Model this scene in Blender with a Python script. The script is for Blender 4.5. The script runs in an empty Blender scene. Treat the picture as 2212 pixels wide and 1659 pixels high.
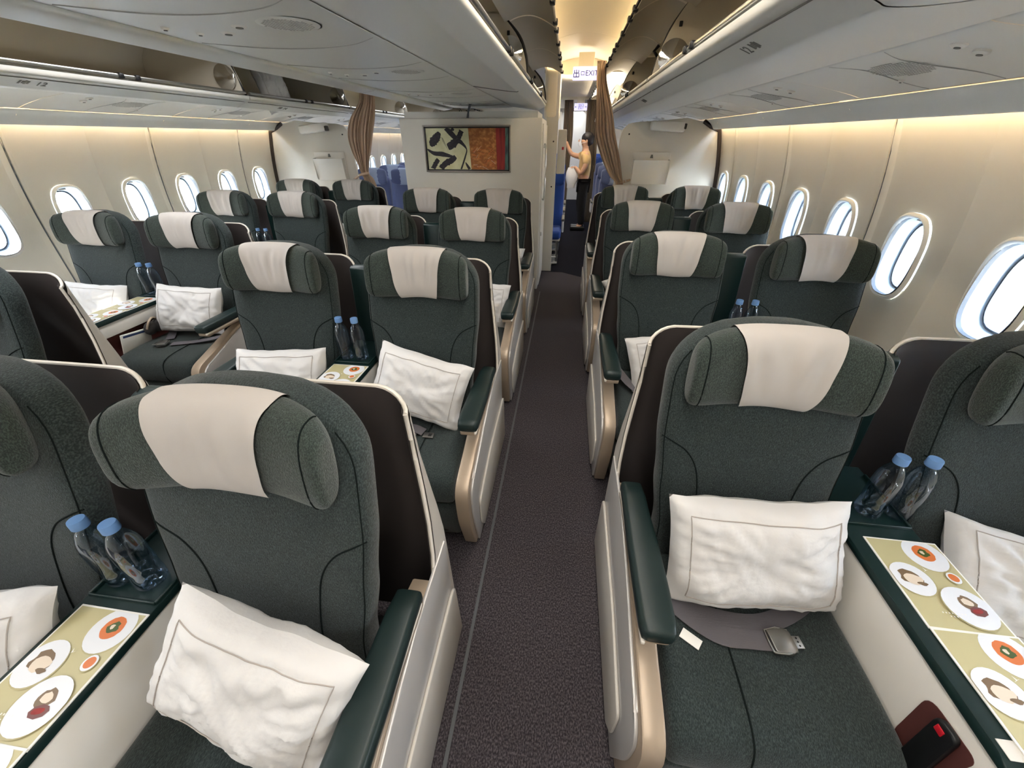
import bpy, bmesh, math, random
from mathutils import Vector, Matrix, noise, Euler
random.seed(7)
PI = math.pi
sc = bpy.context.scene
col = sc.collection

# ------------------------------------------------------------------ camera
CAMZ = 1.57
F, VX, VY = 850.0, 1233.0, 297.0
pitch = math.atan((1659 / 2 - VY) / F)
yaw = math.atan((VX - 2212 / 2) / math.hypot(F, 1659 / 2 - VY))
cd = bpy.data.cameras.new('camera'); cam = bpy.data.objects.new('camera', cd); col.objects.link(cam)
cd.sensor_width = 36.0; cd.sensor_fit = 'HORIZONTAL'; cd.lens = 36.0 * F / 2212.0
cd.clip_start = 0.02; cd.clip_end = 500
cam.location = (0, 0, CAMZ); cam.rotation_euler = (PI / 2 - pitch, 0, yaw)
sc.camera = cam

# ------------------------------------------------------------------ world, sun, exposure
w = bpy.data.worlds.new('world'); sc.world = w; w.use_nodes = True
nt = w.node_tree; nt.nodes.clear()
out = nt.nodes.new('ShaderNodeOutputWorld'); bg = nt.nodes.new('ShaderNodeBackground')
tc = nt.nodes.new('ShaderNodeTexCoord'); sp = nt.nodes.new('ShaderNodeSeparateXYZ'); cr = nt.nodes.new('ShaderNodeValToRGB')
cr.color_ramp.elements[0].position = 0.0; cr.color_ramp.elements[0].color = (1.0, 1.0, 1.0, 1)
cr.color_ramp.elements[1].position = 0.7; cr.color_ramp.elements[1].color = (0.62, 0.78, 1.0, 1)
nt.links.new(tc.outputs['Generated'], sp.inputs[0]); nt.links.new(sp.outputs[2], cr.inputs[0])
nt.links.new(cr.outputs[0], bg.inputs[0]); bg.inputs[1].default_value = 48.0
nt.links.new(bg.outputs[0], out.inputs[0])
sd = bpy.data.lights.new('sun', 'SUN'); so = bpy.data.objects.new('sun', sd); col.objects.link(so)
sd.energy = 220.0; sd.angle = 0.01; sd.color = (1.0, 0.97, 0.9)
so.rotation_euler = Vector((1.0, 0.24, -0.52)).to_track_quat('-Z', 'Y').to_euler()

def area(name, loc, rot, sx, sy, power, color):
    d = bpy.data.lights.new(name, 'AREA'); d.shape = 'RECTANGLE'; d.size = sx; d.size_y = sy
    d.energy = power; d.color = color
    o = bpy.data.objects.new(name, d); o.location = loc; o.rotation_euler = rot; col.objects.link(o); return o
WARM = (1.0, 0.89, 0.72)
# added fill lights over both aisles, out of view, standing in for the lit ceiling
area('aisle_fill_light', (0.08, 0.0, 2.26), (0, 0, 0), 0.35, 4.6, 42, (1.0, 0.96, 0.90))
area('aisle_fill_light', (-2.05, 0.5, 2.26), (0, 0, 0), 0.35, 5.2, 62, (0.97, 0.98, 1.0))
# added fill lights that brighten the rear cabin, not modelled on any fixture
area('rear_fill_light', (0.1, 7.4, 2.16), (0, 0, 0), 0.3, 2.2, 16, (1.0, 0.88, 0.72))
area('rear_fill_light', (-2.2, 7.2, 2.16), (0, 0, 0), 0.4, 3.0, 26, (0.9, 0.94, 1.0))
area('rear_fill_light', (0.1, 11.5, 2.16), (0, 0, 0), 0.4, 3.5, 30, (0.95, 0.97, 1.0))
# ceiling wash strips on top of the bins, shining up at the aisle ceiling
area('ceiling_wash_light', (0.40, 2.4, 2.245), (0, PI + 0.9, 0), 0.03, 6.6, 25, WARM)
area('ceiling_wash_light', (-0.24, 2.4, 2.245), (0, PI - 0.9, 0), 0.03, 6.6, 25, WARM)
area('ceiling_wash_light', (0.08, 6.0, 2.02), (PI, 0, 0), 0.2, 0.5, 7.0, WARM)  # added uplight in mid-aisle, not a bin strip, to warm the rear ceiling
# portals: they only help Cycles to find the sky through the window openings, they give off no light themselves
for sgn_, seam_ in ((1, 2.42), (-1, 2.52)):
    for k_ in range(-8, 9):
        p_ = area('window_portal', (-1.04 + sgn_ * 2.80, seam_ + (k_ + 0.5) * 0.533, 1.08), (0, sgn_ * math.pi / 2, 0), 0.34, 0.24, 1.0, (1, 1, 1))
        p_.data.cycles.is_portal = True
area('ceiling_wash_light', (0.40, 7.2, 2.03), (0, math.pi + 0.5, 0), 0.03, 2.6, 16, WARM)  # added uplight that brightens the lower ceiling beyond the first exit sign
sc.view_settings.view_transform = 'Standard'; sc.view_settings.look = 'None'
sc.view_settings.gamma = 1.0; sc.view_settings.use_curve_mapping = False
sc.view_settings.exposure = 0.18
sc.cycles.max_bounces = 8; sc.cycles.diffuse_bounces = 5; sc.cycles.transparent_max_bounces = 16
sc.cycles.transmission_bounces = 8; sc.cycles.sample_clamp_indirect = 25.0
sc.cycles.caustics_refractive = False; sc.cycles.caustics_reflective = False
sc.cycles.use_denoising = True

# ------------------------------------------------------------------ materials
def srgb(r, g, b):
    f = lambda c: (c / 12.92 if c <= 0.04045 else ((c + 0.055) / 1.055) ** 2.4)
    return (f(r / 255), f(g / 255), f(b / 255), 1)
def mat(name, c, rough=0.6, metal=0.0, bump=None, sheen=0.0, var=None, spec=0.5, trans=0.0, ior=1.45, coat=0.0, emit=None):
    m = bpy.data.materials.new(name); m.use_nodes = True
    n = m.node_tree; b = n.nodes['Principled BSDF']
    b.inputs['Base Color'].default_value = c; b.inputs['Roughness'].default_value = rough
    b.inputs['Metallic'].default_value = metal; b.inputs['Specular IOR Level'].default_value = spec
    b.inputs['Transmission Weight'].default_value = trans; b.inputs['IOR'].default_value = ior
    b.inputs['Coat Weight'].default_value = coat
    if sheen:
        b.inputs['Sheen Weight'].default_value = sheen; b.inputs['Sheen Roughness'].default_value = 0.5; b.inputs['Sheen Weight'].default_value = sheen * 0.5
    if emit:
        b.inputs['Emission Color'].default_value = c; b.inputs['Emission Strength'].default_value = emit
    co = n.nodes.new('ShaderNodeTexCoord')
    if bump:
        sx, sy, sz, strength, dist = bump
        mp = n.nodes.new('ShaderNodeMapping'); mp.inputs['Scale'].default_value = (sx, sy, sz)
        nz = n.nodes.new('ShaderNodeTexNoise'); nz.inputs['Scale'].default_value = 1.0; nz.inputs['Detail'].default_value = 3
        bp = n.nodes.new('ShaderNodeBump'); bp.inputs['Strength'].default_value = strength; bp.inputs['Distance'].default_value = dist
        n.links.new(co.outputs['Object'], mp.inputs[0]); n.links.new(mp.outputs[0], nz.inputs[0])
        n.links.new(nz.outputs[0], bp.inputs['Height']); n.links.new(bp.outputs[0], b.inputs['Normal'])
    if var:
        c2, sx, sy, sz, lo, hi = var
        mp = n.nodes.new('ShaderNodeMapping'); mp.inputs['Scale'].default_value = (sx, sy, sz)
        nz = n.nodes.new('ShaderNodeTexNoise'); nz.inputs['Scale'].default_value = 1.0; nz.inputs['Detail'].default_value = 4
        rp = n.nodes.new('ShaderNodeValToRGB'); rp.color_ramp.elements[0].position = lo; rp.color_ramp.elements[1].position = hi
        rp.color_ramp.elements[0].color = c; rp.color_ramp.elements[1].color = c2
        n.links.new(co.outputs['Object'], mp.inputs[0]); n.links.new(mp.outputs[0], nz.inputs[0])
        n.links.new(nz.outputs[0], rp.inputs[0]); n.links.new(rp.outputs[0], b.inputs['Base Color'])
    return m
M = {}
M['fabric'] = mat('green_fabric', srgb(38, 45, 44), 0.95, bump=(620, 230, 230, 0.9, 0.0018), sheen=0.35,
                  var=(srgb(66, 75, 74), 620, 210, 210, 0.42, 0.68), spec=0.15)
M['head'] = mat('head_fabric', srgb(44, 51, 47), 0.95, bump=(560, 400, 220, 0.9, 0.0018), sheen=0.45,
                var=(srgb(72, 82, 76), 560, 400, 220, 0.42, 0.68), spec=0.15)
M['seam'] = mat('seam_thread', srgb(22, 28, 27), 0.9, spec=0.1)
M['leather'] = mat('green_leather', srgb(22, 38, 37), 0.42, bump=(300, 300, 300, 0.15, 0.0005))
M['greenpl'] = mat('green_plastic', srgb(16, 38, 36), 0.38)
M['linen'] = mat('cream_linen', srgb(190, 184, 178), 0.9, bump=(420, 420, 420, 0.25, 0.0006), sheen=0.1, spec=0.15)
M['pillow'] = mat('white_cotton', srgb(214, 212, 210), 0.9, bump=(60, 60, 60, 0.35, 0.003), sheen=0.1, spec=0.15)
M['stitch'] = mat('stitch_line', srgb(170, 162, 155), 0.9)
M['shellin'] = mat('brown_shell_lining', srgb(66, 59, 57), 0.75, bump=(30, 30, 700, 0.3, 0.0006))
M['shell'] = mat('cream_shell', srgb(196, 190, 181), 0.38, spec=0.5)
M['rim'] = mat('pale_rim', srgb(222, 214, 202), 0.35)
M['champ'] = mat('champagne_trim', srgb(176, 158, 138), 0.35, metal=0.25)
M['silver'] = mat('silver_panel', srgb(196, 193, 190), 0.32, metal=0.3)
M['white'] = mat('white_plastic', srgb(222, 218, 210), 0.45)
M['wall'] = mat('cream_sidewall', srgb(226, 221, 210), 0.5, bump=(40, 40, 40, 0.05, 0.001))
M['winlip'] = mat('window_lip', srgb(238, 238, 234), 0.4)
M['reveal'] = mat('window_reveal', srgb(176, 190, 202), 0.4)
M['gasket'] = mat('grey_gasket', srgb(84, 90, 98), 0.5)
M['bin'] = mat('grey_white_bin', srgb(204, 203, 197), 0.36, bump=(25, 25, 25, 0.04, 0.001))
M['binin'] = mat('bin_interior', srgb(196, 188, 172), 0.55)
M['doorin'] = mat('bin_door_lining', srgb(190, 184, 172), 0.5)
M['label'] = mat('label_print', srgb(110, 108, 102), 0.6)
M['grille'] = mat('grille_grey', srgb(168, 167, 162), 0.6)
M['dark'] = mat('dark_gap', srgb(28, 27, 27), 0.7)
M['black'] = mat('black_plastic', srgb(16, 16, 18), 0.4)
M['metal'] = mat('brushed_metal', srgb(196, 196, 192), 0.28, metal=1.0)
M['chrome'] = mat('mirror_metal', srgb(225, 225, 225), 0.04, metal=1.0)
M['steel'] = mat('buckle_steel', srgb(150, 148, 144), 0.3, metal=0.9)
M['belt'] = mat('grey_webbing', srgb(92, 88, 92), 0.7, bump=(20, 900, 900, 0.5, 0.0008))
M['ceil'] = mat('cream_ceiling', srgb(236, 226, 204), 0.55)
M['monu'] = mat('pale_laminate', srgb(214, 210, 200), 0.5)
M['carpet'] = mat('brown_grey_carpet', srgb(50, 46, 49), 0.98, bump=(260, 170, 200, 1.0, 0.004), sheen=0.1,
                  var=(srgb(96, 89, 92), 230, 140, 200, 0.42, 0.68), spec=0.05)
M['carpet2'] = mat('dark_carpet', srgb(30, 30, 36), 0.98, bump=(300, 300, 300, 0.8, 0.003), spec=0.05)
M['track'] = mat('carpet_strip', srgb(78, 80, 82), 0.6)
M['curtain'] = mat('taupe_curtain', srgb(178, 152, 130), 0.85, bump=(500, 500, 40, 0.4, 0.001), sheen=0.3)
M['curtain2'] = mat('brown_curtain', srgb(104, 90, 74), 0.9, sheen=0.2)
M['darktrim'] = mat('dark_seal', srgb(58, 50, 46), 0.5)
M['warmled'] = mat('warm_led', (1.0, 0.70, 0.36, 1), emit=9.0)
M['signlit'] = mat('sign_lit', (0.62, 0.60, 0.92, 1), emit=0.95)
M['ink'] = mat('sign_ink', srgb(40, 36, 60), 0.6)
M['blue'] = mat('blue_seat', srgb(22, 62, 140), 0.8, sheen=0.2, bump=(300, 300, 300, 0.3, 0.001))
M['blue2'] = mat('slate_blue_seat', srgb(74, 84, 120), 0.85, sheen=0.4, bump=(300, 300, 300, 0.3, 0.001))
M['bluecloth'] = mat('pale_blue_cloth', srgb(140, 152, 176), 0.9)
M['maroon'] = mat('maroon_lining', srgb(84, 44, 40), 0.6)
M['red'] = mat('red_lamp', srgb(190, 24, 40), 0.4)
M['paper'] = mat('paper', srgb(236, 234, 228), 0.6)
M['mbg'] = mat('menu_gold', srgb(190, 181, 138), 0.35, coat=0.3)
M['plate'] = mat('menu_plate', srgb(228, 230, 234), 0.35, coat=0.3)
M['plsh'] = mat('menu_plate_shade', srgb(176, 166, 124), 0.35)
M['orange'] = mat('menu_orange', srgb(214, 118, 62), 0.35)
M['green'] = mat('menu_green', srgb(74, 92, 46), 0.35)
M['meat'] = mat('menu_meat', srgb(112, 62, 58), 0.35)
M['browns'] = mat('menu_brown', srgb(120, 98, 74), 0.35)
M['pork'] = mat('menu_pale', srgb(222, 206, 186), 0.35)
M['navy'] = mat('print_navy', srgb(52, 72, 120), 0.5)
M['foam'] = mat('headphone_cloth', srgb(62, 58, 58), 0.85)
M['skin'] = mat('skin', srgb(206, 160, 130), 0.55)
M['hair'] = mat('dark_hair', srgb(26, 20, 20), 0.5)
M['blouse'] = mat('tan_blouse', srgb(206, 172, 120), 0.8)
M['trouser'] = mat('black_trousers', srgb(16, 15, 17), 0.85)
M['mask'] = mat('white_mask', srgb(234, 234, 236), 0.8)
M['artcream'] = mat('art_cream', srgb(216, 214, 178), 0.6, var=(srgb(200, 196, 150), 9, 9, 9, 0.4, 0.7))
M['artink'] = mat('art_ink', srgb(34, 30, 38), 0.6, var=(srgb(60, 54, 62), 40, 40, 90, 0.5, 0.75))
M['artorange'] = mat('art_orange', srgb(150, 92, 46), 0.6, var=(srgb(206, 142, 80), 30, 30, 38, 0.45, 0.75))
M['artred'] = mat('art_red', srgb(122, 32, 32), 0.6, var=(srgb(160, 50, 46), 40, 40, 3, 0.4, 0.7))
M['artteal'] = mat('art_teal', srgb(84, 128, 122), 0.6, var=(srgb(70, 80, 84), 50, 50, 12, 0.4, 0.7))
M['artframe'] = mat('art_frame', srgb(146, 138, 132), 0.35, metal=0.5)
M['apron'] = mat('concrete_apron', srgb(196, 194, 188), 0.9, var=(srgb(170, 170, 168), 0.3, 0.3, 0.3, 0.4, 0.7))
M['yellow'] = mat('ochre_paint', srgb(226, 190, 110), 0.6)
M['lblue'] = mat('pale_blue_paint', srgb(150, 176, 200), 0.5)
# clear plastic bottle
def clear_mat(name, tint, w0, rough):
    m = bpy.data.materials.new(name); m.use_nodes = True; n = m.node_tree; n.nodes.clear()
    o_ = n.nodes.new('ShaderNodeOutputMaterial'); t_ = n.nodes.new('ShaderNodeBsdfTransparent'); g_ = n.nodes.new('ShaderNodeBsdfGlossy')
    t_.inputs[0].default_value = tint; g_.inputs['Roughness'].default_value = rough; g_.inputs[0].default_value = (0.9, 0.95, 1, 1)
    lw = n.nodes.new('ShaderNodeLayerWeight'); lw.inputs[0].default_value = w0
    x_ = n.nodes.new('ShaderNodeMixShader'); n.links.new(lw.outputs['Facing'], x_.inputs[0])
    n.links.new(t_.outputs[0], x_.inputs[1]); n.links.new(g_.outputs[0], x_.inputs[2]); n.links.new(x_.outputs[0], o_.inputs[0]); return m
M['bottle'] = clear_mat('clear_bottle', (0.74, 0.82, 0.90, 1), 0.22, 0.06)
M['cap'] = mat('blue_cap', srgb(104, 142, 190), 0.4)
# thin window pane: mostly clear, a little reflection
m = bpy.data.materials.new('window_pane'); m.use_nodes = True; n = m.node_tree; n.nodes.clear()
o_ = n.nodes.new('ShaderNodeOutputMaterial'); t_ = n.nodes.new('ShaderNodeBsdfTransparent'); g_ = n.nodes.new('ShaderNodeBsdfGlossy')
t_.inputs[0].default_value = (0.97, 0.985, 1, 1); g_.inputs['Roughness'].default_value = 0.05
x_ = n.nodes.new('ShaderNodeMixShader'); x_.inputs[0].default_value = 0.06
n.links.new(t_.outputs[0], x_.inputs[1]); n.links.new(g_.outputs[0], x_.inputs[2]); n.links.new(x_.outputs[0], o_.inputs[0])
M['pane'] = m
m = mat('clear_film', srgb(230, 236, 240), 0.12); M['film'] = m

# ------------------------------------------------------------------ mesh helpers
class MB:
    def __init__(s): s.v = []; s.f = []; s.mi = []; s.ms = []
    def _m(s, m):
        if m not in s.ms: s.ms.append(m)
        return s.ms.index(m)
    def add(s, vs, fs, m):
        b = len(s.v); k = s._m(m)
        s.v += [tuple(p) for p in vs]
        for f in fs: s.f.append(tuple(i + b for i in f)); s.mi.append(k)
        return s
    def grid(s, rows, m, close_u=False, close_v=False, cap=False):
        nu = len(rows); nv = len(rows[0]); fs = []
        for i in range(nu if close_u else nu - 1):
            for j in range(nv if close_v else nv - 1):
                a = i * nv + j; b = i * nv + (j + 1) % nv; c = ((i + 1) % nu) * nv + (j + 1) % nv; d = ((i + 1) % nu) * nv + j
                fs.append((a, b, c, d))
        if cap:
            fs.append(tuple(range(nv))[::-1]); fs.append(tuple((nu - 1) * nv + j for j in range(nv)))
        return s.add([p for r in rows for p in r], fs, m)
    def box(s, c, d, m, bev=0.0, seg=2, rot=None):
        bm = bmesh.new(); bmesh.ops.create_cube(bm, size=1.0)
        for v in bm.verts: v.co = Vector((v.co.x * d[0], v.co.y * d[1], v.co.z * d[2]))
        if bev > 0: bmesh.ops.bevel(bm, geom=bm.edges[:], offset=min(bev, min(d) * 0.49), segments=seg, affect='EDGES', profile=0.5)
        R = rot.to_matrix() if rot else Matrix.Identity(3); cc = Vector(c)
        bm.verts.index_update()
        s.add([R @ v.co + cc for v in bm.verts], [[v.index for v in f.verts] for f in bm.faces], m); bm.free(); return s
    def tube(s, path, r, m, n=8, cap=True):
        rows = []; P = [Vector(p) for p in path]; up = Vector((0, 0, 1))
        for i, p in enumerate(P):
            t = (P[min(i + 1, len(P) - 1)] - P[max(i - 1, 0)]).normalized()
            a = t.cross(up)
            if a.length < 1e-3: a = t.cross(Vector((1, 0, 0)))
            a.normalize(); b = a.cross(t); rr = r[i] if isinstance(r, (list, tuple)) else r
            rows.append([p + a * math.cos(2 * PI * k / n) * rr + b * math.sin(2 * PI * k / n) * rr for k in range(n)])
        return s.grid(rows, m, close_v=True, cap=cap)
    def lathe(s, prof, c, m, n=20, axis='z'):
        rows = []
        for r, h in prof:
            row = []
            for k in range(n):
                a = 2 * PI * k / n; x, y = r * math.cos(a), r * math.sin(a)
                p = (x, y, h) if axis == 'z' else ((x, h, y) if axis == 'y' else (h, x, y))
                row.append((p[0] + c[0], p[1] + c[1], p[2] + c[2]))
            rows.append(row)
        return s.grid(rows, m, close_v=True, cap=True)
    def prism(s, poly, x0, x1, m, bev=0.0, plane='yz', seg=2):
        # polygon in a plane extruded along the third axis
        def P(a, b, t):
            return (t, a, b) if plane == 'yz' else ((a, t, b) if plane == 'xz' else (a, b, t))
        bm = bmesh.new(); n_ = len(poly)
        A = [bm.verts.new(P(a, b, x0)) for a, b in poly]; B = [bm.verts.new(P(a, b, x1)) for a, b in poly]
        bm.faces.new(A); bm.faces.new(B[::-1])
        for i in range(n_): bm.faces.new((A[i], B[i], B[(i + 1) % n_], A[(i + 1) % n_]))
        bmesh.ops.recalc_face_normals(bm, faces=bm.faces[:])
        if bev > 0:
            es = [e for e in bm.edges if abs(P_t(e.verts[0].co, plane) - P_t(e.verts[1].co, plane)) < 1e-7]
            bmesh.ops.bevel(bm, geom=es, offset=bev, segments=seg, affect='EDGES', profile=0.5)
        bm.verts.index_update()
        s.add([v.co.copy() for v in bm.verts], [[v.index for v in f.verts] for f in bm.faces], m); bm.free(); return s
    def build(s, name, parent=None, angle=45, mesh_only=False):
        me = bpy.data.meshes.new(name); me.from_pydata(s.v, [], s.f)
        for k in s.ms: me.materials.append(M[k])
        me.polygons.foreach_set('material_index', s.mi)
        bm = bmesh.new(); bm.from_mesh(me); bmesh.ops.recalc_face_normals(bm, faces=bm.faces[:]); bm.to_mesh(me); bm.free()
        me.polygons.foreach_set('use_smooth', [True] * len(me.polygons))
        me.set_sharp_from_angle(angle=math.radians(angle)); me.update()
        if mesh_only: return me
        o = bpy.data.objects.new(name, me); col.objects.link(o)
        if parent: o.parent = parent
        return o
def P_t(co, plane): return co.x if plane == 'yz' else (co.y if plane == 'xz' else co.z)
def tag(o, label, cat=None, group=None, kind=None):
    if label: o['label'] = label
    if cat: o['category'] = cat
    if group: o['group'] = group
    if kind: o['kind'] = kind
    return o
def empty(name, loc=(0, 0, 0), rot=(0, 0, 0)):
    o = bpy.data.objects.new(name, None); o.empty_display_size = 0.1; o.location = loc; o.rotation_euler = rot
    col.objects.link(o); return o
def copy_tree(o, parent=None):
    c = o.copy(); col.objects.link(c); c.parent = parent
    for ch in KIDS.get(o.name, []): copy_tree_sub(ch, c)
    return c
KIDS = {}
def index_kids(root):
    KIDS[root.name] = [ch for ch in root.children]
    for ch in root.children: KIDS[ch.name] = [g for g in ch.children]
def copy_tree_sub(o, p):
    c = o.copy(); col.objects.link(c); c.parent = p
    for g in KIDS.get(o.name, []):
        d = g.copy(); col.objects.link(d); d.parent = c
def meshobj(name, me, loc=(0, 0, 0), parent=None, rot=None):
    o = bpy.data.objects.new(name, me); col.objects.link(o); o.location = loc
    if rot: o.rotation_euler = rot
    if parent: o.parent = parent
    return o
def smooth(t): return t * t * (3 - 2 * t)
def catmull(pts, n=6):
    P = [Vector(p) for p in pts]; out = []
    for i in range(len(P) - 1):
        a = P[max(i - 1, 0)]; b = P[i]; c = P[i + 1]; d = P[min(i + 2, len(P) - 1)]
        for k in range(n):
            t = k / n
            out.append(0.5 * ((2 * b) + (c - a) * t + (2 * a - 5 * b + 4 * c - d) * t * t + (3 * b - a - 3 * c + d) * t ** 3))
    out.append(P[-1]); return out
def roundpoly(pts, n=5):
    # pts: (a, b, radius) -> polygon with rounded corners
    out = []
    N = len(pts)
    for i in range(N):
        p = Vector(pts[i][:2]); a = Vector(pts[i - 1][:2]); b = Vector(pts[(i + 1) % N][:2]); r = pts[i][2]
        if r <= 0: out.append((p.x, p.y)); continue
        d1 = (a - p).normalized(); d2 = (b - p).normalized()
        for k in range(n + 1):
            t = k / n; q = (p + d1 * r) * (1 - t) ** 2 + p * 2 * t * (1 - t) + (p + d2 * r) * t * t
            out.append((q.x, q.y))
    return out
def text_mesh(s, size, m, ext=0.0006):
    cu = bpy.data.curves.new('t', 'FONT'); cu.body = s; cu.size = size; cu.extrude = ext; cu.align_x = 'CENTER'; cu.align_y = 'CENTER'
    cu.resolution_u = 3
    o = bpy.data.objects.new('t', cu); col.objects.link(o)
    dg = bpy.context.evaluated_depsgraph_get(); dg.update()
    me = bpy.data.meshes.new_from_object(o.evaluated_get(dg)); bpy.data.objects.remove(o); bpy.data.curves.remove(cu)
    me.materials.clear(); me.materials.append(M[m]); return me

# ================================================================== CABIN SHELL
XC = -1.04                      # centre line of the fuselage
Y0, Y1 = -2.4, 13.0
def wx(z):                      # half width of the lining at height z
    return math.sqrt(2.64 ** 2 - (z - 0.95) ** 2) if z > 0.95 else 2.64 - 0.04 * (0.95 - z) ** 2
# floor
b = MB(); b.box((XC, (Y0 + 5.45) / 2, -0.02), (5.3, 5.45 - Y0, 0.04), 'carpet'); tag(b.build('floor'), 'brown grey woven carpet of the cabin floor', kind='structure')
b = MB(); b.prism([(-3.66, 5.45), (0.0, 5.45), (0.62, 4.98), (1.6, 4.98), (1.6, Y1), (-3.66, Y1)], -0.036, 0.0015, 'carpet2', plane='xy')
tag(b.build('floor'), 'darker carpet of the rear cabin floor', kind='structure')
fs = MB()
for xx, ya, yb in ((-0.245, -0.4, 4.6), (-1.66, -0.4, 4.6)): fs.box((xx, (ya + yb) / 2, 0.002), (0.012, yb - ya, 0.004), 'track')
tag(fs.build('trim_1'), 'thin grey strip along the aisle carpet', kind='structure')
# side walls, two windows to a panel
PITCH = 0.533
def window_cell(b, cy, sgn):
    NA = 56; z0, z1, cz = 0.36, 1.70, 1.08
    def oval(a, ry, rz, n=2.9):
        ry *= 0.79; rz *= 0.89
        c, s_ = math.cos(a), math.sin(a); k = (abs(c / ry) ** n + abs(s_ / rz) ** n) ** (-1 / n); return k * c, k * s_
    def rect(a):
        c, s_ = math.cos(a), math.sin(a); hy = PITCH / 2
        k = min(hy / abs(c) if abs(c) > 1e-6 else 9, ((z1 - cz) if s_ > 0 else (cz - z0)) / abs(s_) if abs(s_) > 1e-6 else 9)
        return k * c, k * s_
    cor = [math.atan2(z1 - cz, PITCH / 2), math.atan2(z1 - cz, -PITCH / 2), math.atan2(z0 - cz, -PITCH / 2) + 2 * PI, math.atan2(z0 - cz, PITCH / 2) + 2 * PI]
    ang = sorted([2 * PI * k / NA for k in range(NA)] + cor)
    rings = []
    for t in (1.0, 0.8, 0.6, 0.4, 0.22, 0.1, 0.0):
        row = []
        for a in ang:
            p, q = rect(a), oval(a, 0.158, 0.222)
            y = q[0] + (p[0] - q[0]) * t; z = q[1] + (p[1] - q[1]) * t + cz
            # shallow scallop: each window bay is dished a little, with a soft crease between bays
            e = min(1.0, abs(y) / (PITCH / 2))
            off = wx(z) + 0.022 * (1 - e ** 5) * (1.0 - smooth(max(0, min(1, (z - 1.35) / 0.35))) * 0.5)
            row.append((sgn * off, cy + y, z))
        rings.append(row)
    b.grid(rings, 'wall', close_v=True)
    # pale rolled lip round the opening
    rr = []
    for (gy, gz, d) in ((0.158, 0.222, 0.012), (0.152, 0.216, 0.002), (0.144, 0.208, -0.002), (0.137, 0.201, 0.003), (0.133, 0.197, 0.014)):
        row = []
        for a in ang:
            y, z = oval(a, gy, gz); z += cz; row.append((sgn * (wx(z) + d), cy + y, z))
        rr.append(row)
    b.grid(rr, 'winlip', close_v=True)
def wall_panel_mesh(sgn):
    b = MB()
    window_cell(b, -PITCH / 2, sgn); window_cell(b, PITCH / 2, sgn)
    for z0, z1 in ((0.0, 0.36), (1.70, 2.42)):
        rows = []
        for i in range(9):
            z = z0 + (z1 - z0) * i / 8
            rows.append([(sgn * (wx(z) + (0.012 if 0 < y_ < 3 and False else 0)), -PITCH + 2 * PITCH * y_ / 4, z) for y_ in range(5)])
        b.grid(rows, 'wall')
    return b.build('wall_panel', mesh_only=True)
def rib_mesh(sgn):
    b = MB(); rows = []
    for i in range(30):
        z = 0.02 + 1.70 * i / 29; w_ = wx(z) + 0.008
        rows.append([(sgn * (w_ + dx), dy, z) for dy, dx in ((-0.045, 0.012), (-0.03, -0.004), (-0.008, -0.012), (-0.004, 0.006), (0.004, 0.006), (0.008, -0.012), (0.03, -0.004), (0.045, 0.012))])
    b.grid(rows, 'wall')
    rows = [[(sgn * (wx(0.02 + 1.70 * i / 29) + 0.0), dy, 0.02 + 1.70 * i / 29) for dy in (-0.005, 0.005)] for i in range(30)]
    b.grid(rows, 'gasket')
    return b.build('wall_rib', mesh_only=True)
def window_meshes(sgn):
    NA = 48; cz = 1.08
    def oval(a, ry, rz, n=2.9):
        ry *= 0.79; rz *= 0.89
        c, s_ = math.cos(a), math.sin(a); k = (abs(c / ry) ** n + abs(s_ / rz) ** n) ** (-1 / n); return k * c, k * s_
    def ring(gy, gz, d, zc=0.0):
        return [(sgn * (wx(cz) + d), oval(2 * PI * k / NA, gy, gz)[0], oval(2 * PI * k / NA, gy, gz)[1] + cz + zc) for k in range(NA)]
    f = MB()
    f.grid([ring(0.133, 0.197, 0.012), ring(0.131, 0.195, 0.018), ring(0.126, 0.186, 0.045), ring(0.119, 0.176, 0.075), ring(0.117, 0.174, 0.082)], 'reveal', close_v=True)
    f.grid([ring(0.1365, 0.2005, 0.003), ring(0.1335, 0.1975, 0.001), ring(0.131, 0.195, 0.018)], 'gasket', close_v=True)
    g = MB(); g.grid([ring(0.118, 0.175, 0.080), ring(0.108, 0.164, 0.077), ring(0.106, 0.162, 0.088), ring(0.106, 0.162, 0.13), ring(0.106, 0.160, 0.132), ring(0.106, 0.160, 0.16)], 'gasket', close_v=True)
    p = MB(); r1 = ring(0.112, 0.168, 0.100); r2 = ring(0.112, 0.168, 0.104)
    p.grid([r1, r2], 'pane', close_v=True, cap=True)
    o = MB(); o.grid([ring(0.106, 0.160, 0.150), ring(0.106, 0.160, 0.2), ring(0.8, 0.8, 0.2)], 'dark', close_v=True)
    l = MB(); l.box((sgn * (wx(cz) + 0.040), 0, cz + 0.165), (0.03, 0.05, 0.006), 'champ', 0.0029, 2)
    return [x.build(nm, mesh_only=True) for x, nm in ((f, 'window_frame'), (g, 'gasket'), (p, 'pane'), (l, 'shade_tab'))]
wn = 0
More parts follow.
